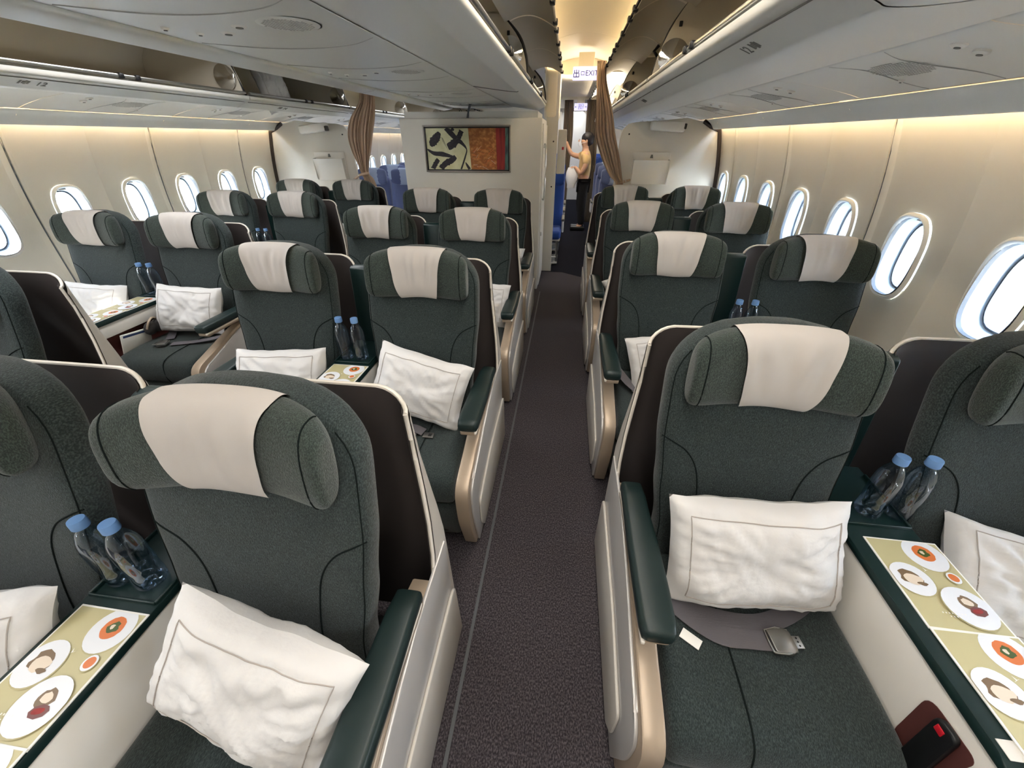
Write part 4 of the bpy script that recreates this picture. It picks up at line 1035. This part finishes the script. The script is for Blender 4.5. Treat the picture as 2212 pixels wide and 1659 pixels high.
def bottle(x, y, z, label, group, rz=0.0, s=1.0, tilt=(0, 0)):
    o = meshobj('water_bottle', bot_me, (x, y, z)); o.rotation_euler = (tilt[0], tilt[1], rz); o.scale = (s, s, s); tag(o, label, 'bottle', group)
    meshobj('cap', cap_me, (0, 0, 0), o); return o
rowtxt = ['nearest', 'second', 'third', 'last']
for key, (cx, ys, nm_) in PAIRS.items():
    for i, y in enumerate(ys):
        ccx = cx + {'R': 0.025, 'C': 0.004, 'L': 0.0}[key]
        console(cx, y, 'console between the %s pair of seats, %s row from the camera' % (nm_, rowtxt[i]), pocket=(key == 'L'), front_slot=(key == 'R'))
        for q, (dy, tx) in enumerate(((-0.318, 'farther menu card'), (-0.548, 'nearer menu card'))):
            if i < 2 or (i == 2 and key != 'R'):
                o = meshobj('menu_card', menu_me, (ccx + 0.002, y + dy - (0.03 if key == 'R' else 0.01), 0.6752)); o.rotation_euler = (0, 0, 0.012 * (q * 2 - 1))
                if q: o.location.z = 0.6775
                tag(o, '%s with printed dishes on the %s console of the %s pair' % (tx, rowtxt[i], nm_), 'menu', 'menu cards on the consoles')
        for q in (0, 1):
            dx = -0.040 + 0.075 * q
            bottle(ccx + dx + {'R': 0.018, 'C': -0.01, 'L': 0.0}[key], y - 0.14, 0.6755, '%s clear water bottle with blue cap on the %s console of the %s pair' % ('left' if q == 0 else 'right', rowtxt[i], nm_), 'water bottles on the consoles', rz=q * 0.6)

# ================================================================== PILLOWS
def pillow_mesh(seed, a=0.215, c=0.150, T=0.074):
    N1, N2 = 44, 34; b = MB()
    def P(u, v, side, lift=0.0):
        e = (1 - abs(u) ** 2.6) * (1 - abs(v) ** 2.6); h = T * max(e, 0) ** 0.46
        px = a * u * (1 - 0.055 * (1 - v * v) * abs(u) ** 3); pz = c * v * (1 - 0.07 * (1 - u * u) * abs(v) ** 3)
        wv = noise.noise(Vector((u * 1.8 + seed * 5, v * 1.8, seed)))
        # radiating wrinkles, stronger near corners and edges
        ang = math.atan2(v * 1.2, u); rr = math.hypot(u, v)
        wr = noise.noise(Vector((ang * 3.4 + seed * 2, rr * 1.2, seed + 3.0)))
        wr2 = noise.noise(Vector((u * 5 + v * 3 + seed, (v - u) * 1.6, seed + 8)))
        edge = min(1, rr * 1.1)
        dh = 0.018 * wv * e ** 0.5 + 0.011 * (1 - abs(wr) * 2.6) * edge * e ** 0.35 + 0.006 * (1 - abs(wr2) * 3) * e ** 0.35
        dl = (max(abs(u) / 0.80, abs(v) / 0.74) - 1) / 0.10; dh *= 1 - 0.85 * math.exp(-dl * dl)
        y = -(h + dh * (1 if side > 0 else 0.6) + lift) * (1 if side > 0 else -0.85)
        sag = 0.012 * noise.noise(Vector((u * 1.3 + 9, v * 1.3 + seed, 2)))
        return Vector((px, y + sag, pz + 0.006 * noise.noise(Vector((u * 3, v * 3 + seed, 5)))))
    for side in (1, -1):
        b.grid([[P(-1 + 2 * i / N1, -1 + 2 * j / N2, side) for j in range(N2 + 1)] for i in range(N1 + 1)], 'pillow')
    me = b.build('pillow', mesh_only=True, angle=80)
    q = MB(); path = []
    for (u0, v0, u1, v1) in ((-0.80, -0.74, 0.80, -0.74), (0.80, -0.74, 0.80, 0.74), (0.80, 0.74, -0.80, 0.74), (-0.80, 0.74, -0.80, -0.74)):
        for k in range(40): t = k / 40; path.append(P(u0 + (u1 - u0) * t, v0 + (v1 - v0) * t, 1, 0.0014))
    path.append(path[0]); q.tube(path, 0.0014, 'stitch', 5, cap=False)
    return me, q.build('stitch_line', mesh_only=True)
PM = [pillow_mesh(s) for s in (1.2, 2.7, 4.1, 5.6)]
def pillow(loc, rot, label, v=0, scale=1.0, group='white pillows on the seats'):
    o = meshobj('pillow', PM[v][0], loc); o.rotation_mode = 'YXZ'
    lean, roll, turn = rot
    Rm = Matrix.Rotation(turn, 3, 'Z') @ Matrix.Rotation(lean, 3, 'X') @ Matrix.Rotation(roll, 3, 'Y')
    o.rotation_mode = 'XYZ'; o.rotation_euler = Rm.to_euler(); o.scale = (scale, scale, scale)
    meshobj('stitch_line', PM[v][1], (0, 0, 0), o); tag(o, label, 'pillow', group); return o
D = math.radians
def sp(key, i, sgn): cx, ys, _ = PAIRS[key]; return cx + sgn * SP, ys[i]
x, y = sp('C', 0, 1);  pillow((x + 0.06, y - 0.29, 0.655), (D(-24), D(20), D(2)), 'large creased white pillow tipped on one corner, nearest centre right seat', 0, 0.93)
x, y = sp('C', 0, -1); pillow((x + 0.045, y - 0.33, 0.635), (D(-28), D(4), D(14)), 'white pillow cut by the left picture edge, nearest centre left seat', 1)
x, y = sp('R', 0, -1); pillow((x - 0.005, y - 0.285, 0.635), (D(-22), D(-3), 0), 'plump white pillow lying straight above the open seat belt buckle', 2, 1.04)
x, y = sp('R', 0, 1);  pillow((x + 0.01, y - 0.31, 0.60), (D(-48), D(6), D(-12)), 'white pillow at the right picture edge beside the menu cards', 3)
x, y = sp('C', 1, -1); pillow((x + 0.03, y - 0.285, 0.615), (D(-27), D(-2), D(4)), 'white pillow behind the nearest headrest, second centre left seat', 3)
x, y = sp('C', 1, 1);  pillow((x + 0.02, y - 0.285, 0.635), (D(-25), D(13), 0), 'white pillow tilted down to the right, second centre right seat', 1)
x, y = sp('R', 1, -1); pillow((x + 0.02, y - 0.31, 0.60), (D(-30), D(-8), D(6)), 'white pillow half hidden behind the nearest right headrest', 0)
x, y = sp('L', 1, -1); pillow((x + 0.0, y - 0.29, 0.63), (D(-28), D(3), D(4)), 'sunlit white pillow by the left window', 2)
x, y = sp('L', 1, 1);  pillow((x + 0.01, y - 0.275, 0.635), (D(-22), D(3), D(4)), 'white pillow beside the hanging headphones on the left aisle seat', 3)
x, y = sp('C', 2, 1);  pillow((x + 0.05, y - 0.30, 0.61), (D(-22), D(8), D(8)), 'white pillow peeking out beside the third centre seat armrest', 2)
x, y = sp('R', 2, -1); pillow((x - 0.02, y - 0.30, 0.61), (D(-20), D(-30), D(-10)), 'white pillow standing on end, third row right aisle seat', 1, 0.9)
x, y = sp('L', 3, 1);  pillow((x - 0.02, y - 0.30, 0.60), (D(-22), D(10), 0), 'white pillow on the last left aisle seat', 0)
x, y = sp('C', 3, 1);  pillow((x + 0.03, y - 0.30, 0.60), (D(-25), D(10), D(6)), 'white pillow on the last centre right seat', 3)
x, y = sp('R', 3, -1); pillow((x - 0.01, y - 0.30, 0.60), (D(-25), D(-10), 0), 'white pillow on the last right aisle seat', 2)
x, y = sp('L', 2, 1);  pillow((x + 0.02, y - 0.30, 0.58), (D(-30), D(-4), 0), 'white pillow on the third left aisle seat', 0)
o = pillow((XC - 1.78, 4.30, 1.975), (D(-8), D(80), D(70)), 'pillow wrapped in clear film inside the left overhead bin', 1, 0.95, None)
o['category'] = 'pillow'

# ================================================================== SEAT BELTS
def strap(path, w_, m, parent, name='strap', up=(0, 0, 1)):
    P = catmull(path, 6); b = MB(); rows = []
    for i, p in enumerate(P):
        t = (P[min(i + 1, len(P) - 1)] - P[max(i - 1, 0)]).normalized(); n_ = Vector(up); n_ = (n_ - t * n_.dot(t)).normalized(); s_ = t.cross(n_)
        rows.append([p + s_ * w_ / 2 + n_ * 0.0008, p - s_ * w_ / 2 + n_ * 0.0008, p - s_ * w_ / 2 - n_ * 0.0008, p + s_ * w_ / 2 - n_ * 0.0008])
    b.grid(rows, m, close_v=True, cap=True); return b.build(name, parent)
def buckle(parent, loc, rot):
    r_ = empty('buckle', loc, rot); r_.parent = parent
    b = MB(); b.prism(roundpoly([(-0.026, -0.026, .004), (0.016, -0.031, .004), (0.030, -0.022, .004), (0.030, 0.022, .004), (0.016, 0.031, .004), (-0.026, 0.026, .004)], 3), 0.0, 0.017, 'steel', 0.002, plane='xy')
    b.build('buckle_body', r_)
    b = MB(); b.tube([(-0.030, -0.026, 0.012), (-0.032, 0, 0.013), (-0.030, 0.026, 0.012), (0.0, 0.031, 0.016), (0.028, 0.026, 0.013)], 0.0022, 'metal', 6)
    b.tube([(-0.030, -0.026, 0.012), (0.0, -0.031, 0.016), (0.028, -0.024, 0.013)], 0.0022, 'metal', 6); b.build('buckle_rim', r_)
    b = MB(); b.box((0.040, 0.0, 0.008), (0.026, 0.030, 0.003), 'metal', 0.001)
    for yy in (-0.009, 0, 0.009): b.lathe([(0.0001, 0), (0.0025, 0), (0.0025, 0.0006), (0.0001, 0.0006)], (0.043, yy, 0.0096), 'dark', 8)
    b.build('tongue', r_)
x, y = sp('R', 0, -1); z = 0.474
r = empty('seat_belt', (x, y, 0)); tag(r, 'grey seat belt with steel buckle lying in front of the right pillow', 'seat belt', None)
strap([(-0.235, -0.27, z + 0.012), (-0.19, -0.36, z + 0.006), (-0.10, -0.425, z + 0.004), (-0.02, -0.43, z + 0.006), (0.03, -0.43, z + 0.010)], 0.048, 'belt', r)
strap([(0.23, -0.25, z + 0.012), (0.14, -0.33, z + 0.006), (0.02, -0.385, z + 0.004), (-0.12, -0.375, z + 0.003), (-0.19, -0.33, z + 0.006)], 0.048, 'belt', r)
buckle(r, (0.055, -0.43, z + 0.004), (0, 0, D(6)))
b = MB(); b.box((-0.165, -0.445, z + 0.001), (0.05, 0.028, 0.002), 'paper', 0.0005, rot=Euler((0, 0, D(-35)))); b.build('belt_label', r)
x, y = sp('L', 1, 1)
r = empty('seat_belt', (x, y, 0)); tag(r, 'pale grey seat belt stretched across the left aisle seat cushion', 'seat belt', None)
strap([(0.24, -0.33, z + 0.02), (0.16, -0.40, z + 0.016), (0.06, -0.43, z + 0.006), (-0.03, -0.46, z + 0.006)], 0.046, 'belt', r)
strap([(-0.20, -0.24, z + 0.03), (-0.15, -0.32, z + 0.012), (-0.10, -0.40, z + 0.004)], 0.048, 'belt', r)
buckle(r, (-0.075, -0.475, z + 0.004), (0, 0, D(196)))
x, y = sp('C', 1, 1)
r = empty('seat_belt', (x, y, 0)); tag(r, 'dark grey seat belt bunched below the tilted pillow', 'seat belt', None)
strap([(-0.22, -0.27, z + 0.02), (-0.14, -0.37, z + 0.012), (-0.04, -0.42, z + 0.016), (0.03, -0.415, z + 0.008)], 0.05, 'belt', r)
strap([(-0.19, -0.33, z + 0.012), (-0.10, -0.41, z + 0.026), (0.0, -0.40, z + 0.02), (0.06, -0.41, z + 0.006)], 0.046, 'belt', r)
b = MB(); b.box((0.085, -0.425, z + 0.004), (0.046, 0.034, 0.004), 'steel', 0.0015); b.box((0.092, -0.425, z + 0.0065), (0.014, 0.018, 0.001), 'dark'); b.build('tongue', r)
x, y = sp('R', 1, -1)
r = empty('seat_belt', (x, y, 0)); tag(r, 'grey seat belt hanging over the second right aisle armrest side', 'seat belt', None)
strap([(-0.235, -0.30, z + 0.06), (-0.17, -0.41, z + 0.03), (-0.09, -0.47, z + 0.010), (0.02, -0.47, z + 0.006)], 0.048, 'belt', r)
buckle(r, (-0.11, -0.505, z + 0.003), (0, 0, D(-20)))

# headphones and papers beside the left aisle seat
x, y = sp('L', 1, 1)
r = empty('headphones', (x - 0.205, y - 0.375, 0.575)); tag(r, 'dark headphones hanging over the left console pocket', 'headphones')
for dy, rr in ((-0.02, 0.2), (0.03, -0.1)):
    b = MB(); b.lathe([(0.0001, -0.02), (0.030, -0.022), (0.040, -0.012), (0.042, 0.0), (0.036, 0.014), (0.020, 0.02), (0.0001, 0.02)], (0, 0, 0), 'foam', 24, 'x')
    o = b.build('ear_cup', r); o.location = (0.0, dy, -0.03); o.rotation_euler = (0, 0.2, rr)
b = MB(); b.tube(catmull([(0.015, -0.055, -0.02), (0.03, -0.04, 0.02), (0.02, 0.0, 0.035), (0.0, 0.04, 0.015)], 5), 0.006, 'champ', 8); b.build('head_band', r)
r = meshobj('magazine', bpy.data.meshes.new('m'), (x - 0.240, y - 0.48, 0.50))
b = MB(); b.box((0, 0, 0), (0.006, 0.19, 0.12), 'paper', 0.001); b.box((0.0032, 0.0, 0.045), (0.001, 0.165, 0.014), 'navy'); r.data = b.build('magazine', mesh_only=True)
r.rotation_euler = (D(-8), D(12), 0); tag(r, 'white magazine with a blue bar in the left console pocket', 'magazine')
x, y = sp('C', 1, 1)
r = empty('headphones', (x - 0.215, y - 0.40, 0.60)); tag(r, 'dark headphones beside the second centre console, next to the pillow', 'headphones')
b = MB(); b.lathe([(0.0001, -0.018), (0.030, -0.02), (0.040, -0.010), (0.042, 0.0), (0.036, 0.012), (0.020, 0.018), (0.0001, 0.018)], (0, 0, 0), 'navy', 24, 'x'); o = b.build('ear_cup', r); o.rotation_euler = (0, 0.5, 0.3)
b = MB(); b.tube(catmull([(0, -0.045, 0), (0, -0.04, -0.05), (0.01, 0.0, -0.07), (0, 0.04, -0.04)], 5), 0.006, 'foam', 8); b.build('head_band', r)

# ================================================================== REAR CABIN: BLUE SEATS
def econ_mesh_seat(fab, clothm):
    root = empty('economy_seat')
    b = MB(); rows = []
    for i in range(17):
        s = i / 16; z = 0.42 + 0.70 * s; yc = -0.10 + 0.14 * s; w_ = 0.225 * (1 - (0.0 if s < 0.85 else ((s - 0.85) / 0.155) ** 2.5 * 0.5)); h_ = 0.045 * (1 if s < 0.92 else 0.6)
        rows.append([(se(2 * PI * k / 20, 4)[0] * w_, yc + se(2 * PI * k / 20, 4)[1] * h_, z) for k in range(20)])
    b.grid(rows, fab, close_v=True, cap=True); b.build('backrest', root)
    b = MB(); rows = []
    for i in range(15):
        x = 0.215 * math.sin(PI * (i / 14 - 0.5)); r_ = abs(x) / 0.215; k_ = max(1 - r_ ** 4, 0) ** 0.3
        rows.append([(x, -0.055 - 0.04 * r_ ** 2 + se(2 * PI * k / 16, 2.8)[0] * 0.045 * (0.3 + 0.7 * k_), 1.095 + se(2 * PI * k / 16, 2.8)[1] * 0.105 * (0.5 + 0.5 * k_)) for k in range(16)])
    b.grid(rows, fab, close_v=True, cap=True); b.build('headrest', root)
    b = MB(); rows = []
    for i in range(13):
        t = PI * 0.4 + PI * 0.95 * i / 12; rows.append([(u * 0.11, -0.055 + se(t, 2.8)[0] * 0.051, 1.095 + se(t, 2.8)[1] * 0.111) for u in (-1, -0.5, 0, 0.5, 1)])
    b.grid(rows, clothm); b.build('headrest_cover', root)
    b = MB(); b.box((0, -0.32, 0.42), (0.44, 0.48, 0.12), fab, 0.045, 4); b.build('seat_cushion', root)
    b = MB(); b.box((0, -0.26, 0.34), (0.42, 0.36, 0.04), 'white', 0.01)
    for sx in (-0.17, 0.17):
        b.tube([(sx, -0.44, 0.33), (sx, -0.42, 0.04)], 0.016, 'metal', 8); b.tube([(sx, -0.1, 0.33), (sx, -0.05, 0.04)], 0.016, 'metal', 8)
    b.tube([(-0.17, -0.43, 0.10), (0.17, -0.43, 0.10)], 0.012, 'metal', 8); b.box((0, -0.24, 0.02), (0.38, 0.5, 0.03), 'metal', 0.008); b.build('seat_frame', root)
    for s in (-1, 1):
        b = MB(); b.box((s * 0.238, -0.24, 0.60), (0.04, 0.38, 0.035), 'label', 0.012, 3); b.box((s * 0.238, -0.20, 0.50), (0.03, 0.22, 0.17), 'white', 0.012, 3); b.build('armrest', root)
    index_kids(root); return root
eb = econ_mesh_seat('blue', 'blue'); es = econ_mesh_seat('blue2', 'bluecloth'); ub = us = False
for yy in (6.28, 7.08, 7.88):
    for xx in (-0.27, -0.77, -1.27, -1.77)[:4 if yy < 7 else 1]:
        o = eb if not ub else copy_root(eb); ub = True; o.location = (xx, yy, 0)
        tag(o, 'bright blue economy seat by the aisle, beyond the pale wall' if (xx == -0.27 and yy == 6.28) else 'blue economy seat behind the picture wall, column %s, row %s' % ({-0.27: 'one', -0.77: 'two', -1.27: 'three', -1.77: 'four'}[xx], {6.28: 'one', 7.08: 'two', 7.88: 'three'}[yy]), 'seat', None if (xx == -0.27 and yy == 6.28) else 'economy seats, centre block')
    for xx in (0.68, 1.18):
        o = copy_root(es); o.location = (xx, yy + 0.25, 0); tag(o, 'slate blue economy seat behind the right divider, %s column, row %s' % ('aisle' if xx < 1 else 'window', {6.28: 'one', 7.08: 'two', 7.88: 'three'}[yy]), 'seat', 'economy seats, right side')
for yy in (6.15, 6.95, 7.75, 8.55, 9.35):
    for xx in (-2.28, -2.79):
        o = es if not us else copy_root(es); us = True; o.location = (xx, yy + (0.35 if xx > -2.1 else 0), 0)
        tag(o, 'slate blue economy seat past the left curtain, %s column, row %s' % ('aisle' if xx > -2.5 else 'window', ['one', 'two', 'three', 'four', 'five'][int((yy - 6.1) / 0.8)]), 'seat', 'economy seats, left side')
for yy in (9.9, 10.7, 11.5, 12.3):
    for xx in (-0.30, 0.72, 1.2):
        o = copy_root(eb); o.location = (xx, yy, 0); tag(o, 'blue economy seat in the rearmost cabin', 'seat', 'economy seats, rearmost cabin')

# ================================================================== PERSON (standing in the rear aisle, seen from the side)
def skin_chain(verts, edges, radii, name, m, parent=None, sub=2, rootv=0):
    me = bpy.data.meshes.new(name); me.from_pydata(verts, edges, []); o = bpy.data.objects.new(name, me); col.objects.link(o)
    me.materials.append(M[m])
    md = o.modifiers.new('skin', 'SKIN'); md.use_smooth_shade = True
    for i, r_ in enumerate(radii):
        d = me.skin_vertices[0].data[i]; d.radius = tuple(q * 1.18 for q in (r_ if isinstance(r_, tuple) else (r_, r_))); d.use_root = (i == rootv)
    s_ = o.modifiers.new('sub', 'SUBSURF'); s_.levels = sub; s_.render_levels = sub
    dg = bpy.context.evaluated_depsgraph_get(); dg.update()
    me2 = bpy.data.meshes.new_from_object(o.evaluated_get(dg)); bpy.data.objects.remove(o)
    me2.polygons.foreach_set('use_smooth', [True] * len(me2.polygons))
    if not me2.materials: me2.materials.append(M[m])
    o = bpy.data.objects.new(name, me2); col.objects.link(o)
    if parent: o.parent = parent
    return o
# local frame: x = world x (she faces -x), y = depth, z up; feet at z 0
px, py = 0.285, 8.45
bv = [(0.0, 0, 0.86), (0.0, 0, 1.0), (0.015, 0, 1.16), (0.01, 0, 1.30), (0.0, 0, 1.385), (-0.012, 0, 1.43), (-0.02, 0, 1.50), (-0.025, 0, 1.565),
      (0.01, 0.14, 1.30), (0.02, 0.20, 1.14), (-0.06, 0.19, 1.0), (-0.16, 0.14, 1.10), (-0.18, 0.12, 1.11),
      (-0.01, -0.14, 1.31), (-0.13, -0.15, 1.27), (-0.26, -0.15, 1.31), (-0.335, -0.14, 1.44), (-0.36, -0.13, 1.51),
      (0.01, 0.075, 0.82), (0.0, 0.085, 0.46), (0.02, 0.085, 0.09), (-0.10, 0.085, 0.035),
      (0.0, -0.075, 0.82), (-0.02, -0.085, 0.46), (0.03, -0.085, 0.09), (-0.09, -0.085, 0.035)]
bv = [(x_, -y_, z_) for x_, y_, z_ in bv]
be = [(0, 1), (1, 2), (2, 3), (3, 4), (4, 5), (5, 6), (6, 7), (3, 8), (8, 9), (9, 10), (10, 11), (11, 12), (3, 13), (13, 14), (14, 15), (15, 16), (16, 17), (0, 18), (18, 19), (19, 20), (20, 21), (0, 22), (22, 23), (23, 24), (24, 25)]
br = [(.082, .10), (.09, .10), (.09, .115), (.085, .115), (.055, .06), .042, (.085, .07), (.075, .065), .05, .042, .036, .026, .024, .05, .042, .036, .028, .026, .070, .058, .038, .03, .070, .058, .038, .03]
pr_ = skin_chain(bv, be, br, 'person', 'skin')
pr_.location = (px, py, 0); tag(pr_, 'person in tan blouse, dark trousers and face mask standing with one arm raised', 'person')
def clothing(idx, grow, name, m):
    mp = {v: i for i, v in enumerate(idx)}
    vs = [bv[i] for i in idx]; es_ = [(mp[a], mp[b_]) for a, b_ in be if a in mp and b_ in mp]
    rs = [tuple(r_ + grow for r_ in (br[i] if isinstance(br[i], tuple) else (br[i], br[i]))) for i in idx]
    return skin_chain(vs, es_, rs, name, m, pr_)
bv_s = list(bv)
bv[4] = (0.0, 0, 1.36)
clothing([0, 1, 2, 3, 4, 8, 9, 13, 14], 0.012, 'blouse', 'blouse')
bv[4] = bv_s[4]
clothing([0, 18, 19, 20, 22, 23, 24], 0.016, 'trousers', 'trouser')
b = MB()
for sg in (-1, 1): b.box((-0.045, sg * 0.085, 0.042), (0.28, 0.11, 0.084), 'black', 0.025, 3)
b.build('shoe', pr_)
b = MB(); rows = []
for i in range(15):
    t = PI * i / 14; rows.append([(0.022 + 0.112 * math.sin(t) * math.cos(2 * PI * k / 20) , 0.100 * math.sin(t) * math.sin(2 * PI * k / 20), 1.560 + 0.096 * math.cos(t) - (0.03 if math.cos(2 * PI * k / 20) > 0.2 and t > PI / 2 else 0)) for k in range(20)])
b.grid(rows, 'hair', close_v=True); b.build('hair', pr_)
b = MB(); rows = []
for i in range(11):
    t = PI * i / 10; rows.append([(-0.100 - 0.040 * math.sin(t) * max(0, math.cos(PI * (k / 12 - 0.5))), 0.062 * math.sin(PI * (k / 12 - 0.5)), 1.470 + 0.048 * math.cos(t)) for k in range(13)])
b.grid(rows, 'mask'); b.tube([(-0.09, -0.062, 1.48), (0.0, -0.092, 1.50)], 0.003, 'mask', 5); b.tube([(-0.09, 0.062, 1.48), (0.0, 0.092, 1.50)], 0.003, 'mask', 5); o = b.build('face_mask', pr_); s_ = o.modifiers.new('t', 'SOLIDIFY'); s_.thickness = 0.003
b = MB()
for sg in (-1, 1):
    b.lathe([(0.0001, -0.004), (0.010, -0.003), (0.011, 0.002), (0.0001, 0.004)], (-0.122, sg * 0.032, 1.54), 'black', 10, 'x')
b.build('eye', pr_)
b = MB()
for sg in (-1, 1): b.box((0.005, sg * 0.088, 1.515), (0.03, 0.014, 0.055), 'skin', 0.007, 3)
b.box((-0.132, 0, 1.520), (0.03, 0.022, 0.035), 'skin', 0.01, 3); b.build('ear', pr_)
# hands: palm plus five separate fingers
def hand(base, dirv, upv, curl):
    b_, d, u = Vector(base), Vector(dirv).normalized(), Vector(upv).normalized(); s_ = d.cross(u).normalized(); b = MB()
    rows = []
    for t, h_ in ((-0.02, .018), (0.0, .024), (0.04, .034), (0.075, .036), (0.085, .03)):
        rows.append([b_ + d * t + s_ * math.cos(2 * PI * k / 12) * h_ + u * math.sin(2 * PI * k / 12) * 0.013 for k in range(12)])
    b.grid(rows, 'skin', close_v=True, cap=True)
    for q, (off, ln) in enumerate(((-0.027, .062), (-0.009, .074), (0.009, .070), (0.027, .055))):
        st = b_ + d * 0.075 + s_ * off
        b.tube(catmull([st - d * 0.012, st + d * ln * 0.45 + u * curl * 0.25 * ln, st + d * ln * 0.8 + u * curl * 0.7 * ln, st + d * ln * 0.95 + u * curl * 1.2 * ln], 3), [.009] * 4 + [.008] * 4 + [.0065] * 2, 'skin', 8)
    st = b_ + d * 0.02 - s_ * 0.028
    b.tube(catmull([st, st + d * 0.025 - s_ * 0.022 + u * 0.008, st + d * 0.055 - s_ * 0.026 + u * 0.018], 3), [.011] * 3 + [.009] * 4, 'skin', 8)
    return b.build('hand', pr_)
hand((-0.365, 0.13, 1.525), (-0.2, 0, 1), (-1, 0, -0.2), 0.5)
hand((-0.18, -0.12, 1.11), (-1, 0.2, -0.2), (0, 0.2, -1), 0.8)
# white bag held in the lower hand
r = empty('cloth_bag', (px - 0.22, py - 0.11, 0.93)); tag(r, 'white soft bag held by the standing person', 'bag')
b = MB(); rows = []
for i in range(14):
    t = i / 13; z = 0.17 - 0.34 * t; w_ = 0.075 + 0.035 * math.sin(PI * min(t * 1.2, 1)); d_ = 0.03 + 0.03 * math.sin(PI * t)
    rows.append([(se(2 * PI * k / 20, 3)[0] * w_ * (1 + 0.08 * noise.noise(Vector((k * .6, t * 4, 1)))), se(2 * PI * k / 20, 3)[1] * d_, z) for k in range(20)])
b.grid(rows, 'mask', close_v=True, cap=True); b.build('bag_body', r)
b = MB(); b.tube(catmull([(-0.04, 0, 0.165), (-0.02, 0, 0.20), (0.02, 0, 0.20), (0.04, 0, 0.165)], 4), 0.006, 'mask', 6); b.build('bag_strap', r)

# ================================================================== OUTSIDE
b = MB(); b.box((0, 10, -4.05), (400, 400, 0.1), 'apron'); tag(b.build('ground_apron'), 'pale concrete airport apron outside the windows', kind='structure')
r = empty('terminal_building', (48, 30, -4)); tag(r, 'pale airport terminal seen through the right windows', 'building')
b = MB(); b.box((0, 0, 5), (12, 120, 10), 'white', 0.2); b.build('wall', r)
for k in range(4):
    b = MB(); b.box((-6.1, 0, 1.6 + 2.3 * k), (0.3, 118, 0.9), 'lblue', 0.05); b.build('window_band', r)
b = MB(); b.box((-1.0, 0, 10.3), (15, 122, 0.5), 'label', 0.1); b.build('roof', r)
r = empty('jet_bridge', (10, 6.5, -4)); tag(r, 'ochre and white ribbed jet bridge outside the right windows', 'jet bridge')
for k in range(9):
    b = MB(); b.box((0.0, -3.6 + 0.8 * k, 3.9), (2.4, 0.7, 2.3), 'yellow' if k % 2 else 'white', 0.08); b.build('bridge_rib', r)
b = MB(); b.box((0, -0.4, 2.6), (2.6, 7.6, 0.35), 'lblue', 0.05); b.build('bridge_floor', r)
b = MB(); b.box((0, 1.5, 1.3), (0.6, 0.6, 2.6), 'label', 0.05); b.build('leg', r)
